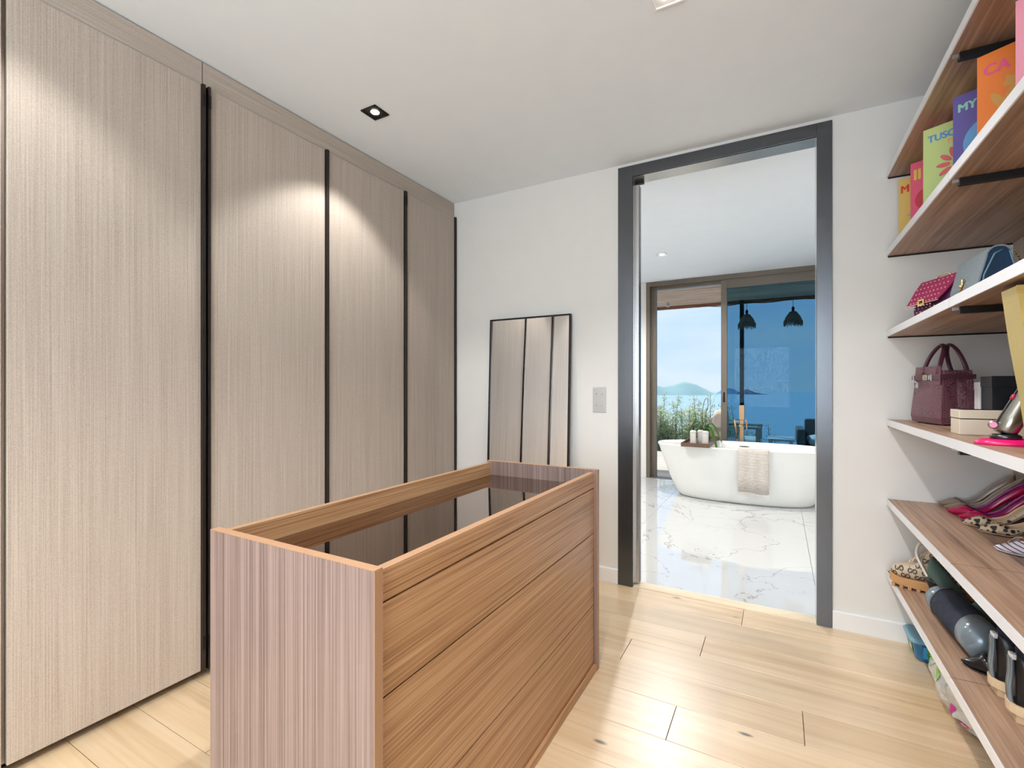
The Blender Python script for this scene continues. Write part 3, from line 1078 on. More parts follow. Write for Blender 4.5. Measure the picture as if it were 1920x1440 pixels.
sidev = Vector((-math.cos(tilt), 0, math.sin(tilt)))
bm = bmesh.new()
tube(bm, [p0 + ax * s + sidev * .0248 + Vector((0, -.006, 0)) for s in (.02, .12, .26)], .0022, 8)
obj('slot', bm, M_black, ht)
bm = bmesh.new()
tube(bm, [p0 + ax * s + sidev * .0252 + Vector((0, -.006, 0)) for s in (.085, .088, .098, .101)], [.002, .0048, .0048, .002], 12)
obj('button', bm, mat('red_button', rgb(190, 40, 70), .3), ht, smooth=True)
bm = bmesh.new()
c0 = p0 + ax * .012 + sidev * .024
tube(bm, [c0 + Vector((0, .012, 0)), c0 + Vector((-.006, -.012, 0))], .0105, 18)
obj('end_dial', bm, M_steel, ht, smooth=True)
bm = bmesh.new()
tube(bm, [c0 + Vector((-.006, -.0122, 0)), c0 + Vector((-.0065, -.0135, 0))], .0075, 18)
obj('dial_face', bm, mat('pink_dial', rgb(226, 120, 160), .3), ht)

# ================================================================== GOLD TOTE
M_goldl = mat('gold_foil_leather', rgb(214, 186, 110), 0.36, 0.75, bump=0.25, bscale=60)
gt = thing('gold_tote', 'flared gold foil tote standing at the photo edge', 'handbag', (0.50, 1.46, Z4 + .001))
bm = bmesh.new()
rings = []
for z, e in ((0, 0.0), (.02, .004), (.12, .015), (.25, .033), (.372, .046)):
    rings.append([(.004 - e, -.0, z), (.30 + e * .5, .0, z), (.30 + e * .5, .085, z), (.004 - e, .085, z)])
loft(bm, rings, True, True, False)
go = obj('bag_body', bm, M_goldl, gt)
sm = go.modifiers.new('thick', 'SOLIDIFY')
sm.thickness = .003
bm = bmesh.new()
for z, e, y in ((.366, .046, -.001),):
    box(bm, .004 - e - .0015, .30 + e * .5, -.0015, -.0002, .355, .373)
obj('hem', bm, M_goldl, gt)
bm = bmesh.new()
tube(bm, [(.075 + .04 * math.cos(2 * PI * k / 40), -.0012, .235 + .04 * math.sin(2 * PI * k / 40)) for k in range(41)], .0014, 6)
obj('embossed_ring', bm, M_goldl, gt, smooth=True)

# ================================================================== SHOES
def shoe_upper(Ls, wt, zb, zt, open_s, N=34, top_in=0.95, tip=0.0):
    """rows from toe to heel; cross-section is a U that closes over the toe before open_s"""
    bm = bmesh.new()
    rows = []
    for i in range(N + 1):
        s = i / N
        s = s if 0 < s < 1 else (0.0008 if s == 0 else 0.9992)
        w = lerp_tab(wt, s)
        b = lerp_tab(zb, s)
        t = lerp_tab(zt, s)
        h = t - b
        o = 0 if s < open_s else min(1.0, (s - open_s) / 0.16) ** 0.5
        wt_ = w * top_in * o
        half = [(0, b), (w * .55, b), (w * .86, b + h * .06), (w, b + h * .30), (w * (.97 + .0 * o), b + h * .55),
                (w * (.80 * (1 - o) + .93 * o), b + h * .80), (w * (.45 * (1 - o) + .89 * o), b + h * .95), (wt_ + .0002, b + h)]
        x = s * Ls
        row = [(x, -y, z) for y, z in half[::-1]] + [(x, y, z) for y, z in half[1:]]
        rows.append(row)
    loft(bm, rows, False)
    bmesh.ops.remove_doubles(bm, verts=bm.verts[:], dist=0.0006)
    return bm
def pump(label, group, loc, rz, Ls, H, m_out, m_in, m_heel, cup=.062, wide=.037, vamp=.038, open_s=.22, name='pump', heel_r=.0045):
    t = thing(name, label, 'shoe', loc, rz, group)
    wt = [(0, .0012), (.05, .010), (.16, wide * .72), (.32, wide), (.55, wide * .78), (.78, wide * .74), (.92, wide * .68), (.985, wide * .38), (1, .003)]
    zb = [(0, .008), (.10, .003), (.34, .003), (.50, H * .26 + .002), (.68, H * .68), (.85, H * .97), (1, H + .002)]
    zt = [(0, .013), (.10, .024), (.24, vamp), (.36, vamp * .62 + .003), (.50, max(vamp * .45, H * .26 + .017)), (.65, H * .62 + .022), (.82, H * .95 + cup * .48), (1, H + cup)]
    bm = shoe_upper(Ls, wt, zb, zt, open_s)
    u = obj('upper', bm, [m_out, m_in], t, smooth=True)
    so = u.modifiers.new('thick', 'SOLIDIFY')
    so.thickness = .0026
    so.offset = -1
    so.material_offset = 1
    so.material_offset_rim = 1
    bm = bmesh.new()
    rows = []
    for i in range(29):
        s = .02 + .96 * i / 28
        w = lerp_tab(wt, s) * .9
        b = lerp_tab(zb, s) - .0005
        rows.append([(s * Ls, -w, b), (s * Ls, w, b), (s * Ls, w * .96, b - .0025), (s * Ls, -w * .96, b - .0025)])
    loft(bm, rows, True, True, True)
    obj('sole', bm, m_heel, t)
    if H > .02:
        bm = bmesh.new()
        rg = []
        for f in (0, .15, .5, .85, 1):
            z = (H - .002) * (1 - f)
            r = wide * .60 * (1 - f) ** 2 + heel_r
            xc = Ls * (.925 - .0 * f) + .004 * f
            rg.append([(xc + r * .9 * math.cos(q), r * math.sin(q), max(z, .0003)) for q in (2 * PI * k / 14 for k in range(14))])
        loft(bm, rg, True, True, True)
        obj('heel', bm, m_heel, t, smooth=True)
    return t
def spots_mat():
    m, n, l, b = new_mat('leopard_hair')
    tc = n.new('ShaderNodeTexCoord')
    v = n.new('ShaderNodeTexVoronoi')
    v.inputs['Scale'].default_value = 74
    v.inputs['Randomness'].default_value = 0.85
    l.new(tc.outputs['Object'], v.inputs['Vector'])
    r = ramp(n, [(0.42, rgb(36, 28, 24)), (0.50, rgb(216, 194, 164))])
    l.new(v.outputs['Distance'], r.inputs[0])
    l.new(r.outputs[0], b.inputs['Base Color'])
    b.inputs['Roughness'].default_value = 0.45
    return m
M_leo = spots_mat()
M_beige = mat('taupe_patent', rgb(168, 146, 132), 0.22)
M_beigei = mat('taupe_lining', rgb(186, 170, 160), 0.5)
M_magp = mat('magenta_patent', rgb(196, 22, 84), 0.15)
M_magi = mat('violet_lining', rgb(156, 42, 118), 0.35)
M_nude = mat('nude_lining', rgb(226, 196, 166), 0.5)
Z5 = ST[4] + .0035
def face(dx, dy):
    return math.atan2(dy, dx)
pump('taupe patent pointed pump nearest the white wall', 'taupe pumps', (0.612, 2.752, Z5), face(.98, -.17), .238, .098, M_beige, M_beigei, M_beige)
pump('taupe patent pointed pump beside the magenta pumps', 'taupe pumps', (0.612, 2.668, Z5), face(.98, -.17), .238, .098, M_beige, M_beigei, M_beige)
pump('magenta patent pump beside the taupe pair', 'magenta pumps', (0.604, 2.592, Z5), face(.985, -.12), .240, .098, M_magp, M_magi, M_magp)
pump('magenta patent pump beside the leopard pair', 'magenta pumps', (0.618, 2.503, Z5), face(.985, -.12), .240, .098, M_magp, M_magi, M_magp)
pump('leopard-print pointed pump touching the magenta pair', 'leopard pumps', (0.604, 2.412, Z5), face(.985, -.12), .240, .085, M_leo, M_nude, M_nude)
pump('leopard-print pointed pump beside the striped mule', 'leopard pumps', (0.622, 2.318, Z5), face(.985, -.12), .240, .085, M_leo, M_nude, M_nude)

def striped():
    m, n, l, b = new_mat('white_violet_striped_silk')
    tc = n.new('ShaderNodeTexCoord')
    mp = n.new('ShaderNodeMapping')
    mp.inputs['Rotation'].default_value = (0, math.radians(-25), 0)
    l.new(tc.outputs['Object'], mp.inputs['Vector'])
    w = n.new('ShaderNodeTexWave')
    w.bands_direction = 'Z'
    w.inputs['Scale'].default_value = 26
    l.new(mp.outputs[0], w.inputs['Vector'])
    r = ramp(n, [(0.0, rgb(110, 92, 124)), (0.16, rgb(120, 100, 132)), (0.26, rgb(238, 232, 238))])
    l.new(w.outputs['Fac'], r.inputs[0])
    l.new(r.outputs[0], b.inputs['Base Color'])
    b.inputs['Roughness'].default_value = 0.45
    return m
def floral():
    m, n, l, b = new_mat('floral_insole')
    tc = n.new('ShaderNodeTexCoord')
    v = n.new('ShaderNodeTexVoronoi')
    v.inputs['Scale'].default_value = 70
    l.new(tc.outputs['Object'], v.inputs['Vector'])
    r = ramp(n, [(0.0, rgb(236, 230, 214)), (0.35, rgb(214, 200, 120)), (0.5, rgb(120, 168, 92)), (0.62, rgb(240, 236, 226)), (0.8, rgb(222, 130, 90))])
    r.color_ramp.interpolation = 'CONSTANT'
    sp = n.new('ShaderNodeSeparateColor')
    l.new(v.outputs['Color'], sp.inputs[0])
    l.new(sp.outputs[0], r.inputs[0])
    l.new(r.outputs[0], b.inputs['Base Color'])
    b.inputs['Roughness'].default_value = 0.5
    return m
sl = pump('white mule with violet stripes and floral insole at the photo edge', None, (0.598, 2.075, Z5), face(.985, -.17), .245, .012, striped(), floral(), M_white, cup=.034, wide=.044, vamp=.046, open_s=.14, name='mule')
bm = bmesh.new()
rows = []
for s in (.085, .10, .115):
    rows.append([(s + .012 * math.sin(q), .042 * math.cos(q) * .98, .012 + .042 * math.sin(q)) for q in (PI * k / 14 for k in range(15))])
loft(bm, rows, False)
bd = obj('vamp_band', bm, mat('tan_leather', rgb(150, 88, 62), .45), sl, smooth=True)
bd.modifiers.new('thick', 'SOLIDIFY').thickness = .003

# ---------------- shelf six
Z6 = ST[5] + .0005
def boot(label, cat_group, loc, rz, Ls, shaft_h, m_up, m_sole, sole_t, wide=.045, name='boot', toe_h=.055):
    t = thing(name, label, 'shoe', loc, rz, cat_group)
    wt = [(0, .016), (.05, wide * .72), (.18, wide * .98), (.35, wide), (.6, wide * .8), (.8, wide * .82), (.94, wide * .72), (1, .018)]
    zb = [(0, sole_t + .010), (.12, sole_t), (1, sole_t)]
    zt = [(0, sole_t + toe_h * .55), (.06, sole_t + toe_h * .85), (.18, sole_t + toe_h), (.34, sole_t + toe_h * 1.25), (.48, sole_t + toe_h * 1.25 + (shaft_h - toe_h * 1.25) * .55), (.60, sole_t + shaft_h), (1, sole_t + shaft_h * 1.02)]
    bm = bmesh.new()
    rows = []
    N = 26
    for i in range(N + 1):
        s = i / N
        w, b, tp = lerp_tab(wt, s), lerp_tab(zb, s), lerp_tab(zt, s)
        h = tp - b
        sh = max(0.0, min(1.0, (s - .36) / .2))
        ring = []
        for k in range(20):
            q = -PI / 2 + 2 * PI * k / 20
            cx_, sz_ = math.cos(q), math.sin(q)
            e = .62
            yy = w * math.copysign(abs(cx_) ** e, cx_)
            if sz_ > 0:
                yy *= 1 - .12 * sh * sz_
            ring.append((s * Ls, yy, b + h * (.5 + .5 * math.copysign(abs(sz_) ** (.8), sz_))))
        rows.append(ring)
    loft(bm, rows, True, True, True)
    u = obj('upper', bm, m_up, t, smooth=True)
    bm = bmesh.new()
    rows = []
    for i in range(N + 1):
        s = -.012 + 1.03 * i / N
        w = lerp_tab(wt, max(0, min(1, s))) * 1.04 + .004
        up = .010 * max(0, .12 - s) / .12
        b = up
        rows.append([(s * Ls, -w, b), (s * Ls, w, b), (s * Ls, w, sole_t + up + .004), (s * Ls, -w, sole_t + up + .004)])
    loft(bm, rows, True, True, True)
    obj('sole', bm, m_sole, t, bevel=.002)
    return t, u
def monogram_mat():
    return mat('beige_canvas', rgb(206, 188, 164), 0.7, bump=0.25, bscale=500, var=.06, vscale=200)
M_rub = mat('gum_rubber', rgb(196, 148, 98), 0.55)
bt_, up_ = boot('beige monogram canvas boot with gum sole and white lace', None, (0.435, 2.656, Z6 + .008), face(.93, -.37), .262, .182, monogram_mat(), M_rub, .030, wide=.048, name='lace_up_boot')
M_ink = mat('brown_monogram_ink', rgb(66, 48, 38), .6)
# interlocking double letters scattered in a diamond grid on the visible flank (local -y side) and toe
dgx = bpy.context.evaluated_depsgraph_get()
bvh = BVHTree.FromPolygons([v.co.copy() for v in up_.data.vertices], [tuple(p.vertices) for p in up_.data.polygons])
def gshape(flip):
    out = []
    R_, r_ = 1.0, .56
    pts_o, pts_i = [], []
    for k in range(15):
        q = math.radians(45 + 290 * k / 14)
        pts_o.append((R_ * math.cos(q) * .92, R_ * math.sin(q)))
        pts_i.append((r_ * math.cos(q) * .92, r_ * math.sin(q)))
    sg = -1 if flip else 1
    quads = []
    for a, b, c, d in zip(pts_o, pts_o[1:], pts_i[1:], pts_i):
        quads.append([(sg * p[0], sg * p[1] if flip else p[1]) for p in (a, b, c, d)])
    for bx_ in ((.1, .85, -.16, .12), (.55, .85, -.6, .1)):
        quads.append([(sg * x, sg * y if flip else y) for x, y in ((bx_[0], bx_[2]), (bx_[1], bx_[2]), (bx_[1], bx_[3]), (bx_[0], bx_[3]))])
    return quads
bm = bmesh.new()
def proj(x, z):
    h = bvh.ray_cast(Vector((x, -.2, z)), Vector((0, 1, 0)))
    return None if h[0] is None else h[0] + Vector((0, -.0012, 0)) + h[1].normalized() * .0004
R0 = .0098
for iz in range(-1, 9):
    for ix in range(-1, 12):
        cx_ = .012 + ix * .046 + (.023 if iz % 2 else 0)
        cz_ = .046 + iz * .0255
        for quads, ox in ((gshape(False), -.0074), (gshape(True), .0074)):
            for qd in quads:
                vs = [proj(cx_ + ox + R0 * p[0], cz_ + R0 * p[1]) for p in qd]
                if any(v is None for v in vs) or max(v.y for v in vs) - min(v.y for v in vs) > .012:
                    continue
                try:
                    bm.faces.new([bm.verts.new(v) for v in vs])
                except ValueError:
                    pass
        for dx, dz in ((.0115, .0128), (.0115, -.0128)):
            v0 = proj(cx_ + dx, cz_ + dz)
            if v0:
                vs = [proj(cx_ + dx + a, cz_ + dz + b) for a, b in ((-.0016, -.0016), (.0016, -.0016), (.0016, .0016), (-.0016, .0016))]
                if not any(v is None for v in vs):
                    bm.faces.new([bm.verts.new(v) for v in vs])
mg = obj('monogram_print', bm, M_ink, bt_)
mg['kind'] = 'stuff'
bm = bmesh.new()
for k in range(9):
    x = .012 + k * .028
    box(bm, x, x + .012, -.058, .058, -.008, .006)
obj('sole_lugs', bm, M_rub, bt_)
bm = bmesh.new()
for k in range(7):
    x = .070 + k * .012
    z = .104 + k * .011
    tube(bm, smooth_path([(x - .004, -.030, z - .006), (x, -.012, z + .006), (x + .004, .012, z + .004), (x, .03, z - .006)], 3), .0030, 6)
obj('lacing', bm, M_nude, bt_, smooth=True)
bm = bmesh.new()
pts = smooth_path([(.118, -.010, .190), (.100, -.036, .186), (.096, -.054, .150), (.118, -.066, .100), (.150, -.085, .050), (.190, -.110, .012), (.215, -.13, -.001)], 6)
rings = []
for i, p in enumerate(pts):
    tg = (pts[min(i + 1, len(pts) - 1)] - pts[max(i - 1, 0)]).normalized()
    sdv = tg.cross(Vector((0, -1, 0.3)).normalized()).normalized()
    nv = sdv.cross(tg)
    rings.append([p + sdv * .0060, p + nv * .0018, p - sdv * .0060, p - nv * .0018])
loft(bm, rings, True, True, True)
obj('hanging_lace', bm, mat('ivory_tape', rgb(236, 230, 218), .6), bt_, smooth=True)

M_green = mat('dark_green_velvet', rgb(84, 106, 96), 0.75, bump=0.3, bscale=300)
M_blk = mat('black_leather', rgb(24, 26, 32), 0.35)
gp = pump('dark green velvet high-heeled shoe behind the lying black boot', None, (0.679, 2.275, Z6 + .0035), face(-.52, .854), .272, .085, M_green, M_green, M_blk, cup=.085, wide=.042, vamp=.080, open_s=2.0, name='ankle_boot', heel_r=.012)

M_pat = mat('grey_patent', rgb(126, 140, 150), 0.22, 0.25)
M_sue = mat('navy_suede', rgb(40, 46, 62), 0.8, bump=0.4, bscale=250, var=.3, vscale=30)
lb = thing('tall_boot', 'tall black suede boot with grey patent ends lying on its side', 'shoe', (0.538, 2.386, Z6 + .056), face(.06, -.998))
def rings_x(tab, n=22, sq=1.0):
    out = []
    for x, r, ry in tab:
        out.append([(x, r * math.cos(q), ry * math.sin(q)) for q in (2 * PI * k / n for k in range(n))])
    return out
bm = bmesh.new()
loft(bm, rings_x([(-.010, .008, .008), (-.006, .030, .028), (.006, .046, .044), (.03, .053, .052), (.085, .054, .054)]), True, True, True)
obj('heel_counter', bm, M_pat, lb, smooth=True)
bm = bmesh.new()
tab = []
for x in (.055, .0552, .10, .18, .33):
    tab.append((x, .0555, .0555))
rg = rings_x(tab)
for i, r in enumerate(rg[:2]):
    rg[i] = [(p[0] + .030 * (p[1] / .055) * -1 + .004, p[1] * (.995 if i == 0 else 1), p[2]) for p in r]
loft(bm, rg, True, True, True)
obj('shaft', bm, M_sue, lb, smooth=True)
bm = bmesh.new()
rg = rings_x([(.285, .0556, .0556), (.2855, .0560, .0560), (.34, .0562, .0560), (.40, .0555, .055)])
for i, r in enumerate(rg[:2]):
    rg[i] = [(p[0] - .028 * (p[1] / .055), p[1], p[2]) for p in r]
loft(bm, rg, True, True, True)
obj('patent_panel', bm, M_pat, lb, smooth=True)
bm = bmesh.new()
rg = rings_x([(.062, .0566, .0566), (.066, .0566, .0566)])
for i, r in enumerate(rg):
    rg[i] = [(p[0] + .030 * (p[1] / .055) * -1, p[1], p[2]) for p in r]
loft(bm, rg, True, True, True)
obj('seam_piping', bm, M_blk, lb, smooth=True)

pump('black pointed leather flat in front of the lying boot', None, (0.491, 1.962, Z6 + .0035), face(.97, -.25), .215, .012, mat('black_polished_leather', rgb(30, 28, 28), .2), M_blk, M_blk, cup=.050, wide=.040, vamp=.050, open_s=.30, name='pointed_flat')
M_solet = mat('tan_crepe_sole', rgb(206, 176, 140), 0.6)
M_fleece = mat('navy_shearling', rgb(30, 36, 54), 0.95, bump=1.0, bscale=260, var=.4, vscale=120)
def sneaker(label, loc, rz):
    t, u = boot(label, 'shearling-lined shoes', loc, rz, .255, .130, M_blk, M_solet, .036, wide=.043, name='shearling_shoe', toe_h=.05)
    # heel is at local x = L; the strap runs up the back of the heel
    bm = bmesh.new()
    pts = [(.262, 0, .038), (.265, 0, .080), (.262, 0, .120), (.262, 0, .158)]
    loft(bm, [[(x - .002, -.011, z), (x - .002, .011, z), (x + .004, .010, z), (x + .004, -.010, z)] for x, y, z in smooth_path(pts, 4)], True, True, True)
    obj('heel_strap', bm, M_pat, t, smooth=True)
    obj('pull_tab', B(.254, .264, -.011, .011, .154, .168), M_edge, t, bevel=.002)
    bm = bmesh.new()
    rg = []
    for z, g in ((.150, .9), (.163, 1.08), (.182, 1.12), (.196, 1.0), (.202, .75)):
        rg.append([(.190 + .056 * g * math.cos(q), .036 * g * math.sin(q), z + .003 * math.sin(5 * q)) for q in (2 * PI * k / 24 for k in range(24))])
    loft(bm, rg, True, True, True)
    obj('fleece_collar', bm, M_fleece, t, smooth=True)
    bm = bmesh.new()
    rows = []
    for k in range(13):
        q = PI * (-.5 + k / 12)
        rows.append([(.205 + .0655 * math.cos(q), .049 * math.sin(q), .022), (.205 + .0665 * math.cos(q), .050 * math.sin(q), .045), (.205 + .060 * math.cos(q), .045 * math.sin(q), .045), (.205 + .060 * math.cos(q), .045 * math.sin(q), .022)])
    loft(bm, rows, True, True, True)
    obj('heel_rand', bm, mat('pale_tan_rand', rgb(222, 196, 160), .6), t)
    return t
sneaker('shearling-lined dark shoe with grey heel strap, further of the two', (0.786, 1.845, Z6), face(-.995, -.06))
sneaker('shearling-lined dark shoe with grey heel strap, nearer of the two', (0.786, 1.725, Z6), face(-.995, -.06))
sp_ = boot('cream shoe with white spikes at the photo edge', None, (0.818, 1.583, Z6), face(-.995, .0), .262, .075, M_cream, M_white, .02, wide=.042, name='spiked_shoe')[0]
bm = bmesh.new()
for k in range(26):
    q = PI * (-.5 + (k % 13) / 12)
    z = .045 + .016 * (k // 13)
    c = Vector((.222 + .042 * math.cos(q), .036 * math.sin(q), z))
    d = Vector((math.cos(q), math.sin(q), .05))
    tube(bm, [c, c + d * .016], [.0034, .0004], 6)
obj('spikes', bm, M_white, sp_)['kind'] = 'stuff'

# ================================================================== ON THE FLOOR UNDER THE SHELVES
M_blue = mat('blue_plastic', rgb(20, 104, 158), 0.2, coat=.3)
M_bluelid = mat('frosted_blue_lid', rgb(120, 172, 196), 0.25)
wt_ = thing('wipes_tub', 'blue plastic wipes tub with pale lid on the floor under the lowest shelf', 'plastic tub', (0.500, 2.622, 0.001))
def rrect(x0, x1, y0, y1, r, z, n=5):
    out = []
    for cx_, cy_, a0 in ((x1 - r, y1 - r, 0), (x0 + r, y1 - r, PI / 2), (x0 + r, y0 + r, PI), (x1 - r, y0 + r, 1.5 * PI)):
        for k in range(n + 1):
            q = a0 + PI / 2 * k / n
            out.append((cx_ + r * math.cos(q), cy_ + r * math.sin(q), z))
    return out
bm = bmesh.new()
loft(bm, [rrect(.020, .26, .012, .145, .022, 0), rrect(.014, .262, .006, .15, .024, .008), rrect(.004, .27, -.002, .157, .026, .078)], True, True, True)
obj('tub_body', bm, M_blue, wt_, smooth=False)
bm = bmesh.new()
loft(bm, [rrect(-.006, .278, -.010, .164, .028, .079), rrect(-.007, .279, -.011, .165, .028, .086), rrect(.0, .272, -.004, .158, .026, .093), rrect(.02, .25, .012, .14, .02, .0945)], True, True, True)
obj('lid', bm, M_bluelid, wt_)
bm = bmesh.new()
for k in range(7):
    box(bm, .045 + .008 * k, .050 + .008 * k, .03, .12, .0945, .0965)
obj('lid_ribs', bm, M_bluelid, wt_)
M_lgrn = mat('green_label', rgb(74, 154, 60), .4)
M_cyan = mat('cyan_label', rgb(64, 168, 220), .4)
def on_front(pts, z_off=.0012):
    # label sheet on the tub's sloping near face (local y about 0)
    return [(x, (.006 - (z - .008) / .07 * .008) - z_off, z) for x, z in pts]
bm = bmesh.new()
bm.faces.new([bm.verts.new(p) for p in on_front([(.036, .016), (.062, .016), (.062, .066), (.036, .066)])])
obj('label_panel', bm, M_cyan, wt_)
bm = bmesh.new()
bm.faces.new([bm.verts.new(p) for p in on_front([(.056, .012), (.20, .012), (.20, .070), (.060, .070), (.051, .055), (.049, .035)], .0018)])
obj('label_panel', bm, M_lgrn, wt_)
me = text_mesh('Swiffer', .028, bold=.0010)
place_flat('lettering', me, M_white, wt_, (.056, .0000, .036), (1, 0, 0), (0, -.11, 1))
bm = bmesh.new()
def on_left(pts):
    return [((.014 - (z - .008) / .07 * .010) - .0012, y, z) for y, z in pts]
bm.faces.new([bm.verts.new(p) for p in on_left([(.040, .014), (.135, .014), (.135, .066), (.040, .066)])])
obj('label_panel', bm, M_lgrn, wt_)
bm = bmesh.new()
bm.faces.new([bm.verts.new(p) for p in [(q[0] - .0006, q[1], q[2]) for q in on_left([(.055, .024), (.10, .024), (.10, .044), (.055, .044)])]])
obj('label_panel', bm, M_white, wt_)

def plastic_film():
    m, n, l, b = new_mat('milky_plastic_film')
    b.inputs['Base Color'].default_value = rgb(236, 238, 238)
    b.inputs['Roughness'].default_value = 0.25
    b.inputs['Alpha'].default_value = 0.72
    tc = n.new('ShaderNodeTexCoord')
    nz = n.new('ShaderNodeTexNoise')
    nz.inputs['Scale'].default_value = 26
    nz.inputs['Detail'].default_value = 3
    nz.inputs['Distortion'].default_value = 1.2
    l.new(tc.outputs['Object'], nz.inputs['Vector'])
    bp = n.new('ShaderNodeBump')
    bp.inputs['Strength'].default_value = 0.7
    bp.inputs['Distance'].default_value = 0.012
    l.new(nz.outputs['Fac'], bp.inputs['Height'])
    l.new(bp.outputs[0], b.inputs['Normal'])
    return m
M_film = plastic_film()
pb = thing('plastic_bag', 'crumpled translucent plastic bag on the floor under the lowest shelf', 'plastic bag', (0.660, 2.235, 0.001))
bm = bmesh.new()
bmesh.ops.create_icosphere(bm, subdivisions=5, radius=1.0)
from mathutils import noise as mnoise
for v in bm.verts:
    c = v.co
    n4 = (abs(c.x) ** 3.2 + abs(c.y) ** 3.2 + abs(c.z) ** 3.2) ** (1 / 3.2)
    c = c / n4
    f = 1 + .16 * mnoise.noise(c * 2.1 + Vector((3, 1, 7))) + .07 * mnoise.noise(c * 5.5) + .03 * abs(mnoise.noise(c * 11))
    up = max(0, c.z)
    v.co = Vector((c.x * .155 * f * (1 - .12 * up), c.y * .182 * f * (1 - .12 * up), max(0.0006, .118 + c.z * .118 * f)))
obj('film', bm, M_film, pb, smooth=True)
bvb = BVHTree.FromPolygons([v.co.copy() for v in pb.children[0].data.vertices], [tuple(p.vertices) for p in pb.children[0].data.polygons])
def patch(name, cy_, cz_, a, b, rot, m):
    bm = bmesh.new()
    pts = [(0, 0)] + ell(0, 0, a, b, rot, 18)
    vs = []
    for u, w in pts:
        h = bvb.ray_cast(Vector((-.5, cy_ + u, cz_ + w)), Vector((1, 0, 0)))
        if h[0] is None:
            bm.free()
            return
        vs.append(bm.verts.new(h[0] + h[1] * .0015))
    for k in range(18):
        bm.faces.new((vs[0], vs[1 + k], vs[1 + (k + 1) % 18]))
    obj(name, bm, m, pb, smooth=True)
M_lime = mat('lime_print', rgb(140, 206, 70), .5)
M_aqua = mat('aqua_print', rgb(96, 190, 204), .5)
M_fuch = mat('fuchsia_print', rgb(206, 62, 160), .5)
for a in (('printed_patch', .118, .145, .022, .034, .3, M_lime), ('printed_patch', .062, .120, .018, .036, -.3, M_lime), ('printed_patch', .122, .185, .018, .016, 0, M_aqua),
          ('printed_patch', .070, .160, .017, .015, 0, M_aqua), ('printed_patch', -.085, .070, .014, .034, .5, M_fuch), ('printed_patch', -.105, .045, .010, .018, .8, M_fuch)):
    patch(*a)
# ================================================================== BATHROOM THINGS
M_tub = mat('white_acrylic', rgb(240, 241, 238), 0.18)
TX, TY = -0.335, 5.585
tubt = thing('bathtub', 'white freestanding oval bathtub in front of the sea window', 'bathtub', (TX, TY, 0.0005))
def sup(a, b, z, p=2.35, n=64, dz=0.0):
    out = []
    for k in range(n):
        q = 2 * PI * k / n
        c, s = math.cos(q), math.sin(q)
        out.append((a * math.copysign(abs(c) ** (2 / p), c), b * math.copysign(abs(s) ** (2 / p), s), z + dz * c * c))
    return out
bm = bmesh.new()
rings = [sup(.600, .255, 0.0), sup(.632, .280, .006), sup(.655, .296, .035)]
for f in (.12, .25, .4, .55, .7, .85, .95):
    a = .655 + (.858 - .655) * (f ** .85)
    b = .296 + (.380 - .296) * (f ** .8)
    rings.append(sup(a, b, .035 + .515 * f))
rings += [sup(.864, .384, .549), sup(.865, .385, .556), sup(.860, .380, .562), sup(.848, .368, .563), sup(.838, .360, .556), sup(.826, .350, .52),
          sup(.79, .325, .40), sup(.73, .29, .25), sup(.66, .25, .15), sup(.55, .19, .125)]
loft(bm, rings, True, True, True)
obj('tub_shell', bm, M_tub, tubt, smooth=True)
bm = bmesh.new()
loft(bm, [[(x, .3435, z) for x, z in ell(0.0, .512, .052, .0045)], [(x, .349, z) for x, z in ell(0.0, .512, .052, .0045)]], True, True, True)
obj('overflow_slot', bm, M_gap, tubt)
# towel over the near rim
def towel_mat():
    m, n, l, b = new_mat('ribbed_towel')
    tc = n.new('ShaderNodeTexCoord')
    w = n.new('ShaderNodeTexWave')
    w.bands_direction = 'Z'
    w.inputs['Scale'].default_value = 22
    w.inputs['Distortion'].default_value = 0.4
    l.new(tc.outputs['Object'], w.inputs['Vector'])
    r = ramp(n, [(0.0, rgb(186, 170, 160)), (0.6, rgb(222, 214, 206)), (1, rgb(234, 228, 222))])
    l.new(w.outputs['Fac'], r.inputs[0])
    l.new(r.outputs[0], b.inputs['Base Color'])
    b.inputs['Roughness'].default_value = 0.9
    bp = n.new('ShaderNodeBump')
    bp.inputs['Strength'].default_value = 0.6
    bp.inputs['Distance'].default_value = 0.006
    l.new(w.outputs['Fac'], bp.inputs['Height'])
    l.new(bp.outputs[0], b.inputs['Normal'])
    return m
tw_ = thing('hand_towel', 'beige ribbed towel hanging over the near rim of the bathtub', 'towel', (-0.215, 5.20, 0.57))
path = [(.050, -.05), (.046, -.015), (.036, .004), (.012, .007), (-.006, .002), (-.012, -.03), (-.013, -.15), (-.011, -.30), (-.009, -.425)]
bm = bmesh.new()
rows = []
for i, (y, z) in enumerate(path):
    rows.append([(-.134 + .268 * k / 16, y + .003 * math.sin(k * 1.1 + i * .3) * (i / 8) - .004 * (i / 8), z + .004 * math.sin(k * .4)) for k in range(17)])
loft(bm, rows, False)
to = obj('cloth', bm, towel_mat(), tw_, smooth=True)
so = to.modifiers.new('thick', 'SOLIDIFY')
so.thickness = .006
so.offset = 0
bm = bmesh.new()
for k in range(34):
    x = -.132 + .264 * k / 33
    yb = -.012 + .003 * math.sin(k / 33 * 16 * 1.1 + 2.4)
    tube(bm, [(x, yb, -.420), (x + random.uniform(-.004, .004), yb - .001, -.440), (x + random.uniform(-.007, .007), yb, -.462)], [.0026, .0024, .001], 5)
obj('fringe', bm, mat('towel_fringe', rgb(226, 218, 210), .9), tw_)['kind'] = 'stuff'
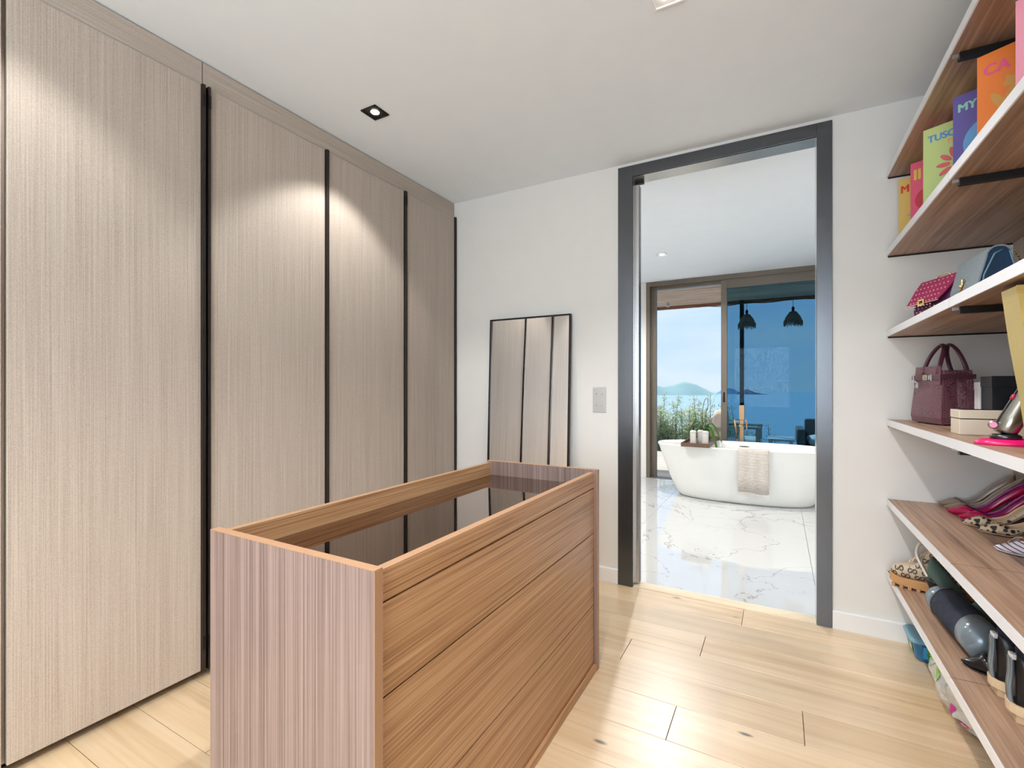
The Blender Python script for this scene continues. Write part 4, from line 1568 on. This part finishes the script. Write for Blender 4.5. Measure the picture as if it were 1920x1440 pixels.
# tray
tr_ = thing('bath_tray', 'dark wooden tray laid across the bathtub under the bottles', 'tray', (-0.745, 5.585, 0.5655))
obj('tray_base', B(-.125, .125, -.425, .425, 0, .010), M_traywood, tr_)
for a in ((-.125, .125, -.437, -.4255), (-.125, .125, .4255, .437)):
    obj('tray_end', B(*a, 0, .040), M_traywood, tr_, bevel=.001)
for a in ((-.137, -.1255), (.1255, .137)):
    obj('tray_side', B(*a, -.437, .437, 0, .040), M_traywood, tr_, bevel=.001)
M_bot = mat('pale_grey_bottle', rgb(206, 206, 204), 0.35)
M_pumpb = mat('black_pump', rgb(28, 28, 28), 0.4)
M_lab = mat('bottle_label', rgb(226, 224, 218), .6)
for i, (bx_, by_, lb_) in enumerate(((-0.792, 5.36, 'grey pump bottle at the left on the bath tray'), (-0.728, 5.43, 'grey pump bottle between two others on the bath tray'), (-0.668, 5.34, 'grey pump bottle at the right on the bath tray'))):
    t = thing('pump_bottle', lb_, 'bottle', (bx_, by_, 0.5757), .12, group='bottles on the bath tray')
    bm = bmesh.new()
    loft(bm, [rrect(-.029, .029, -.026, .026, .008, 0, 3), rrect(-.0305, .0305, -.0275, .0275, .009, .006, 3), rrect(-.0305, .0305, -.0275, .0275, .009, .130, 3), rrect(-.024, .024, -.021, .021, .008, .140, 3), rrect(-.011, .011, -.011, .011, .008, .146, 3)], True, True, True)
    obj('bottle_body', bm, M_bot, t)
    obj('label_panel', B(-.020, .020, -.0285, -.0278, .03, .11), M_lab, t)
    bm = bmesh.new()
    lathe(bm, [(.011, .146), (.012, .160), (.005, .162), (.005, .178), (.010, .180), (.010, .188)], 14)
    box(bm, -.006, .006, -.036, -.002, .181, .188)
    obj('pump_head', bm, M_pumpb, t)
# orchid
M_leafg = mat('orchid_green', rgb(74, 122, 46), 0.35, var=.15)
oc = thing('orchid', 'flowerless potted orchid with arched stems behind the bottles', 'plant', (-0.735, 5.70, 0.5757))
bm = bmesh.new()
lathe(bm, [(.045, 0), (.055, .01), (.066, .10), (.068, .108), (.060, .108), (.056, .09)], 24)
obj('pot', bm, M_white, oc, smooth=True)
def strap_leaf(dx, dy, ln, rise, drop, w):
    bm = bmesh.new()
    d = Vector((dx, dy, 0)).normalized()
    sd_ = Vector((-d.y, d.x, 0))
    rows = []
    for i in range(13):
        s = i / 12
        p = d * (ln * s) + Vector((0, 0, .10 + rise * math.sin(PI * min(1, s * 1.1)) - drop * s * s))
        ww = w * (math.sin(PI * (s * .92 + .06)) ** .6)
        rows.append([p - sd_ * ww + Vector((0, 0, .010)), p - sd_ * ww * .5 + Vector((0, 0, .003)), p, p + sd_ * ww * .5 + Vector((0, 0, .003)), p + sd_ * ww + Vector((0, 0, .010))])
    loft(bm, rows, False)
    o = obj('leaf', bm, M_leafg, oc, smooth=True)
    o.modifiers.new('thick', 'SOLIDIFY').thickness = .002
strap_leaf(1, -.2, .20, .11, .10, .026)
strap_leaf(.9, -.5, .19, .08, .22, .026)
strap_leaf(-1, .1, .17, .12, .03, .024)
strap_leaf(-.9, -.35, .19, .06, .18, .026)
strap_leaf(.3, 1, .17, .09, .1, .024)
for pts in ([(.0, 0, .09), (-.012, 0, .22), (-.006, .01, .36), (.012, .01, .45), (.030, .0, .475), (.046, -.01, .46), (.050, -.01, .40), (.044, -.01, .34)],
            [(.01, .01, .09), (.020, .01, .20), (.026, .0, .30), (.040, -.01, .36)]):
    bm = bmesh.new()
    tube(bm, smooth_path(pts, 5), .0034, 7)
    obj('stem', bm, mat('orchid_stem', rgb(78, 66, 46), .6), oc, smooth=True)
# tub filler
M_brass = mat('brushed_brass', rgb(172, 140, 106), 0.35, 0.85)
ff = thing('tub_filler', 'brushed brass freestanding tub filler behind the bathtub', 'faucet', (-0.371, 6.10, 0.0005))
obj('floor_plate', B(-.05, .05, -.05, .05, 0, .008), M_brass, ff, bevel=.001)
obj('column', B(-.021, .021, -.021, .021, .008, .80), M_brass, ff, bevel=.002)
obj('mixer_body', B(-.027, .027, -.024, .024, .80, .968), M_brass, ff, bevel=.003)
obj('spout', B(-.018, .018, -.22, -.0215, .735, .755), M_brass, ff, bevel=.002)
bm = bmesh.new()
box(bm, .0275, .05, -.012, .012, .78, .80)
box(bm, .044, .056, -.009, .009, .69, .79)
obj('lever', bm, M_brass, ff, bevel=.002)
bm = bmesh.new()
tube(bm, [(-.075, -.03, .80), (-.060, -.03, .70), (-.045, -.03, .58)], [.011, .010, .008], 12)
tube(bm, smooth_path([(-.045, -.03, .58), (-.06, -.03, .40), (-.05, -.01, .30), (-.015, 0, .35)], 6), .006, 8)
obj('hand_shower', bm, M_brass, ff, smooth=True)
bm = bmesh.new()
box(bm, -.080, -.0275, -.035, -.018, .775, .79)
obj('shower_holder', bm, M_brass, ff)

# ================================================================== TERRACE
dk = struct('terrace_deck', B(-6, 6, 6.452, 9.25, -0.25, -0.055), M_gap)
y = 6.46
while y < 9.2:
    bo = obj('deck_board', B(-6, 6, 0, .138, -.055, -.028), M_deck, dk)
    bo.location = (0, y, 0)
    y += .145
pg = thing('pergola', 'slatted wooden pergola roof over the terrace outside', 'pergola', (0, 0, 0))
y = 6.50
sl_me = None
while y < 8.70:
    if sl_me is None:
        so_ = obj('slat', B(-6, 6, 0, .052, 2.60, 2.635), M_slat, pg)
        sl_me = so_.data
    else:
        so_ = obj('slat', sl_me, M_slat, pg)
    so_.location = (0, y, random.uniform(-.004, .004))
    y += .074
obj('edge_beam', B(-6, 6, 8.715, 8.76, 2.555, 2.68), M_redwood, pg)
for x in (-4.6, -2.4, -.3, 1.9, 4.2):
    obj('joist', B(x, x + .07, 6.46, 8.712, 2.637, 2.688), M_slat, pg)
obj('post', B(-0.556, -0.494, 8.62, 8.70, -.027, 2.598), M_black, pg, bevel=.002)
bs = thing('terrace_spotlight', 'small round spotlight under the pergola slats', 'spotlight', (-1.60, 8.15, 2.598))
bm = bmesh.new()
bmesh.ops.create_uvsphere(bm, u_segments=16, v_segments=10, radius=.036, matrix=Matrix.Translation((0, 0, -.06)))
obj('lamp_head', bm, M_steel, bs, smooth=True)
bm = bmesh.new()
tube(bm, [(0, 0, 0), (0, 0, -.03)], .006, 8)
obj('bracket', bm, M_steel, bs)
bm = bmesh.new()
pts = []
for k in range(40):
    f = k / 39
    x = -1.2 + 3.4 * f
    pts.append((x, 8.50, 2.535 - .035 * math.sin(PI * ((x + .452) / .65 % 1.0)) + .02 * f))
tube(bm, pts, .006, 6)
tag(obj('string_light_rope', bm, M_black, None, smooth=True), 'dark rope strung under the pergola edge holding the raffia lamps', 'rope')
M_raff = mat('dark_raffia', rgb(122, 112, 96), .9, var=.3, vscale=60)
for x, lb_ in ((-0.445, 'dark fringed raffia lamp hanging beside the terrace post'), (0.193, 'fringed raffia lamp hanging to the right of the other')):
    t = thing('raffia_lamp', lb_, 'lamp', (x, 8.50, 2.10), group='raffia lamps on the terrace')
    bm = bmesh.new()
    lathe(bm, [(.03, .235), (.045, .24), (.10, .16), (.125, .09), (.118, .088), (.095, .155), (.04, .228)], 20, cap0=False, cap1=False)
    obj('shade', bm, M_raff, t, smooth=True)
    bm = bmesh.new()
    for k in range(40):
        q = 2 * PI * k / 40
        r0, ln = .122, random.uniform(.05, .09)
        tube(bm, [(r0 * math.cos(q), r0 * math.sin(q), .095), (r0 * 1.03 * math.cos(q), r0 * 1.03 * math.sin(q), .095 - ln)], [.009, .004], 5)
    obj('fringe', bm, M_raff, t)['kind'] = 'stuff'
    bm = bmesh.new()
    lathe(bm, [(.018, .236), (.022, .30), (.012, .315)], 12)
    tube(bm, [(0, 0, .31), (0, 0, .425)], .004, 6)
    obj('socket', bm, M_black, t)
# terrace seating
M_teak = mat('grey_teak', rgb(168, 160, 150), .6, var=.12, vscale=20)
M_cush = mat('white_outdoor_cushion', rgb(232, 234, 236), .8, bump=.1)
M_cushb = mat('beige_outdoor_cushion', rgb(206, 190, 174), .8, bump=.1)
M_dark = mat('charcoal_rope_weave', rgb(104, 104, 106), .8, bump=.5, bscale=120)
def cushion(x0, x1, y0, y1, z0, z1):
    bm = bmesh.new()
    c = ((x0 + x1) / 2, (y0 + y1) / 2, (z0 + z1) / 2)
    h = ((x1 - x0) / 2, (y1 - y0) / 2, (z1 - z0) / 2)
    bmesh.ops.create_cube(bm, size=2)
    bmesh.ops.subdivide_edges(bm, edges=bm.edges[:], cuts=6, use_grid_fill=True)
    for v in bm.verts:
        p = v.co
        f = lambda a, b, c_: a * (1 - .10 * (b * b) * (a * a)) * (1 - .05 * c_ * c_)
        q = Vector((f(p.x, p.y, p.z), f(p.y, p.x, p.z), p.z * (1 - .35 * max(abs(p.x), abs(p.y)) ** 6)))
        v.co = Vector((c[0] + q.x * h[0], c[1] + q.y * h[1], c[2] + q.z * h[2]))
    return bm
ac = thing('terrace_armchair', 'terrace armchair with white seat, beige back cushion and grey wooden arms', 'armchair', (-0.585, 8.0, -0.028), PI / 2)
for x in (-.36, .30):
    for y in (-.36, .30):
        obj('leg', B(x, x + .06, y, y + .06, 0, .60), M_teak, ac)
    obj('armrest', B(x - .01, x + .07, -.37, .36, .6005, .635), M_teak, ac, bevel=.004)
obj('seat_frame', B(-.299, .299, -.34, .33, .22, .28), M_teak, ac)
obj('seat_cushion', cushion(-.295, .295, -.375, .20, .2805, .46), M_cush, ac, smooth=True)
bk = obj('back_cushion', cushion(-.29, .29, .07, .27, .44, .86), M_cushb, ac, smooth=True)
bk.location = (0, .02, 0)
bm = bmesh.new()
for x in (-.28, 0, .27):
    tube(bm, [(x, .30, .25), (x, .335, .72)], .014, 8)
tube(bm, [(-.28, .335, .72), (.27, .335, .72)], .014, 8)
obj('back_frame', bm, M_teak, ac)
sf = thing('terrace_sofa', 'charcoal woven terrace sofa at the right of the window', 'sofa', (0.95, 8.35, -0.028))
obj('base', B(-.70, .9, -.40, .40, .08, .36), M_dark, sf, bevel=.02)
obj('armrest', B(-.72, -.62, -.42, .42, .365, .60), M_dark, sf, bevel=.02)
obj('back', B(-.60, .9, .25, .42, .365, .72), M_dark, sf, bevel=.03)
for a in ((-.60, .14), (.15, .89)):
    obj('seat_cushion', cushion(a[0], a[1], -.42, .24, .3605, .50), M_cush, sf, smooth=True)
for x in (-.66, .82):
    for y in (-.36, .32):
        obj('leg', B(x, x + .05, y, y + .05, 0, .0795), M_dark, sf)
lt = thing('reflection_table', 'low white table shape added in place of a window reflection', 'table', (0.02, 8.15, -0.028))
obj('reflection_table_top', B(-.16, .18, -.25, .25, .42, .455), M_white, lt, bevel=.004)  # white table shape stands in for a pale reflection in the glass
for x in (-.14, .12):
    for y in (-.22, .18):
        obj('leg', B(x, x + .04, y, y + .04, 0, .4195), M_white, lt)

# ================================================================== GARDEN, SEA, HILLS
bm = bmesh.new()
rows = []
for yy, zz in ((9.26, -.7), (14, -4.5), (24, -12), (60, -42), (90, -61)):
    rows.append([(-40 + 80 * k / 20, yy, zz + .4 * mnoise.noise(Vector((k * .7, yy * .2, 0)))) for k in range(21)])
loft(bm, rows, False)
struct('hillside', bm, mat('dry_hillside', rgb(120, 122, 84), .9, var=.3, vscale=.8), smooth=True)
def leaf_mat():
    m, n, l, b = new_mat('olive_leaf')
    oi = n.new('ShaderNodeTexCoord')
    nz = n.new('ShaderNodeTexNoise')
    nz.inputs['Scale'].default_value = 14
    l.new(oi.outputs['Object'], nz.inputs['Vector'])
    r = ramp(n, [(.35, rgb(150, 166, 124)), (.5, rgb(194, 206, 168)), (.65, rgb(228, 232, 208))])
    l.new(nz.outputs['Fac'], r.inputs[0])
    l.new(r.outputs[0], b.inputs['Base Color'])
    b.inputs['Roughness'].default_value = 0.5
    tl = n.new('ShaderNodeBsdfTranslucent')
    l.new(r.outputs[0], tl.inputs[0])
    mx = n.new('ShaderNodeMixShader')
    mx.inputs[0].default_value = 0.6
    out = [x for x in n if x.type == 'OUTPUT_MATERIAL'][0]
    l.new(b.outputs[0], mx.inputs[1])
    l.new(tl.outputs[0], mx.inputs[2])
    l.new(mx.outputs[0], out.inputs[0])
    return m
M_leaf = leaf_mat()
M_twig = mat('grey_twig', rgb(116, 104, 88), .8)
def bush(x, y, z0, w, top, nleaf, label, rnd):
    t = thing('olive_shrub', label, 'shrub', (x, y, z0), group='shrubs beyond the terrace')
    rr = random.Random(rnd)
    H = top - z0
    tw, lv, lf = bmesh.new(), [], []
    nb = 44
    for b in range(nb):
        tgt = Vector((rr.uniform(-w, w), rr.uniform(-.35, .35), H * rr.uniform(.60, .95)))
        if b < 3:
            tgt.z = H * rr.uniform(.97, 1.06)
        base = Vector((tgt.x * .25, tgt.y * .25, 0))
        mid = base.lerp(tgt, .55) + Vector((rr.uniform(-.1, .1), rr.uniform(-.1, .1), .1))
        pth = smooth_path([base, mid, tgt], 6)
        tube(tw, pth, [.014 * (1 - i / len(pth)) + .002 for i in range(len(pth))], 5)
        for _ in range(nleaf // nb):
            f = 1 - abs(rr.gauss(0, .36))
            f = max(.15, min(1, f))
            p = pth[int(f * (len(pth) - 1))] + Vector((rr.gauss(0, .085), rr.gauss(0, .085), rr.gauss(0, .07))) * (1.25 - .8 * f if f > .85 else 1)
            d = Vector((rr.gauss(0, 1), rr.gauss(0, 1), rr.gauss(.5, .8))).normalized()
            s = d.cross(Vector((rr.gauss(0, 1), rr.gauss(0, 1), rr.gauss(0, 1)))).normalized()
            ln = rr.uniform(.028, .052)
            i = len(lv)
            lv += [p, p + d * ln * .5 + s * ln * .24, p + d * ln, p + d * ln * .5 - s * ln * .24]
            lf += [(i, i + 1, i + 2), (i, i + 2, i + 3)]
    obj('branches', tw, M_twig, t)
    me = bpy.data.meshes.new('foliage')
    me.from_pydata(lv, [], lf)
    me.update()
    obj('foliage', me, M_leaf, t)['kind'] = 'stuff'
bush(-2.45, 10.1, -1.2, .42, .93, 13000, 'olive shrub at the left edge of the open window', 1)
bush(-1.86, 10.3, -1.2, .45, .95, 14000, 'bushy olive shrub in the middle of the open window view', 2)
bush(-1.30, 10.2, -1.2, .40, .97, 12000, 'olive shrub seen behind the orchid stems', 3)
bush(-0.86, 10.6, -1.2, .30, .74, 6000, 'olive shrub seen through the glass left of the terrace post', 4)
bush(-0.28, 10.6, -1.4, .40, .34, 3600, 'low olive shrub seen through the glass right of the terrace post', 5)

def sea_mat():
    m, n, l, b = new_mat('sea_water')
    b.inputs['Base Color'].default_value = rgb(72, 122, 158)
    b.inputs['Roughness'].default_value = 0.32
    tc = n.new('ShaderNodeTexCoord')
    nz = n.new('ShaderNodeTexNoise')
    mp = n.new('ShaderNodeMapping')
    mp.inputs['Scale'].default_value = (.004, .02, 1)
    l.new(tc.outputs['Object'], mp.inputs['Vector'])
    nz.inputs['Scale'].default_value = 1.0
    nz.inputs['Detail'].default_value = 6
    l.new(mp.outputs[0], nz.inputs['Vector'])
    r = ramp(n, [(.3, rgb(128, 162, 180)), (.7, rgb(158, 188, 202))])
    l.new(nz.outputs['Fac'], r.inputs[0])
    l.new(r.outputs[0], b.inputs['Base Color'])
    return m
bm = bmesh.new()
loft(bm, [[(8200 * math.cos(2 * PI * k / 96), 8200 * math.sin(2 * PI * k / 96), -60) for k in range(96)], [(40 * math.cos(2 * PI * k / 96), 40 * math.sin(2 * PI * k / 96), -60) for k in range(96)]], True, False, True)
struct('sea', bm, sea_mat())
fwd = Vector((-math.sin(math.atan(500 / 895.0)), math.cos(math.atan(500 / 895.0)), 0))
rgt = Vector((fwd.y, -fwd.x, 0))
def hill(name, label, dist, prof, m, depth=500):
    """ridge prof: (pixel column, pixel height above its shore)"""
    bm = bmesh.new()
    rows = []
    for f, sc in ((0, 0), (.12, .28), (.25, .55), (.4, .85), (.5, 1.0), (.65, .8), (1, 0)):
        row = []
        for i, (px, hh) in enumerate(prof):
            d = dist + depth * f
            p = fwd * d + rgt * ((px - 960) / 895 * dist)
            z = -60.5 + (hh / 895 * dist) * sc * (1 + (.10 * mnoise.noise(Vector((i * .9, f * 6, 1.3))) if 0 < f < 1 else 0))
            row.append((p.x, p.y, z))
        rows.append(row)
    loft(bm, rows, False)
    return tag(obj(name, bm, m, None, smooth=True), label, 'hill')
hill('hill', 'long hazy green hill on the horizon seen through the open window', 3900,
     [(1120, 10), (1160, 22), (1200, 27), (1228, 25), (1245, 20), (1262, 17), (1278, 18), (1292, 23), (1303, 26), (1315, 25), (1328, 20), (1340, 14), (1350, 8), (1358, 1)], mat('hazy_green_hill', rgb(142, 172, 168), 1.0, var=.08, vscale=.004))  # pale teal has the distance haze mixed into the colour
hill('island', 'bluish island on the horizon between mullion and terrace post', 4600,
     [(1358, 0), (1366, 7), (1375, 11), (1383, 11.5), (1390, 9), (1396, 6), (1402, 1)], mat('hazy_blue_island', rgb(104, 134, 166), 1.0), 300)  # blue of the distance haze is put into this colour
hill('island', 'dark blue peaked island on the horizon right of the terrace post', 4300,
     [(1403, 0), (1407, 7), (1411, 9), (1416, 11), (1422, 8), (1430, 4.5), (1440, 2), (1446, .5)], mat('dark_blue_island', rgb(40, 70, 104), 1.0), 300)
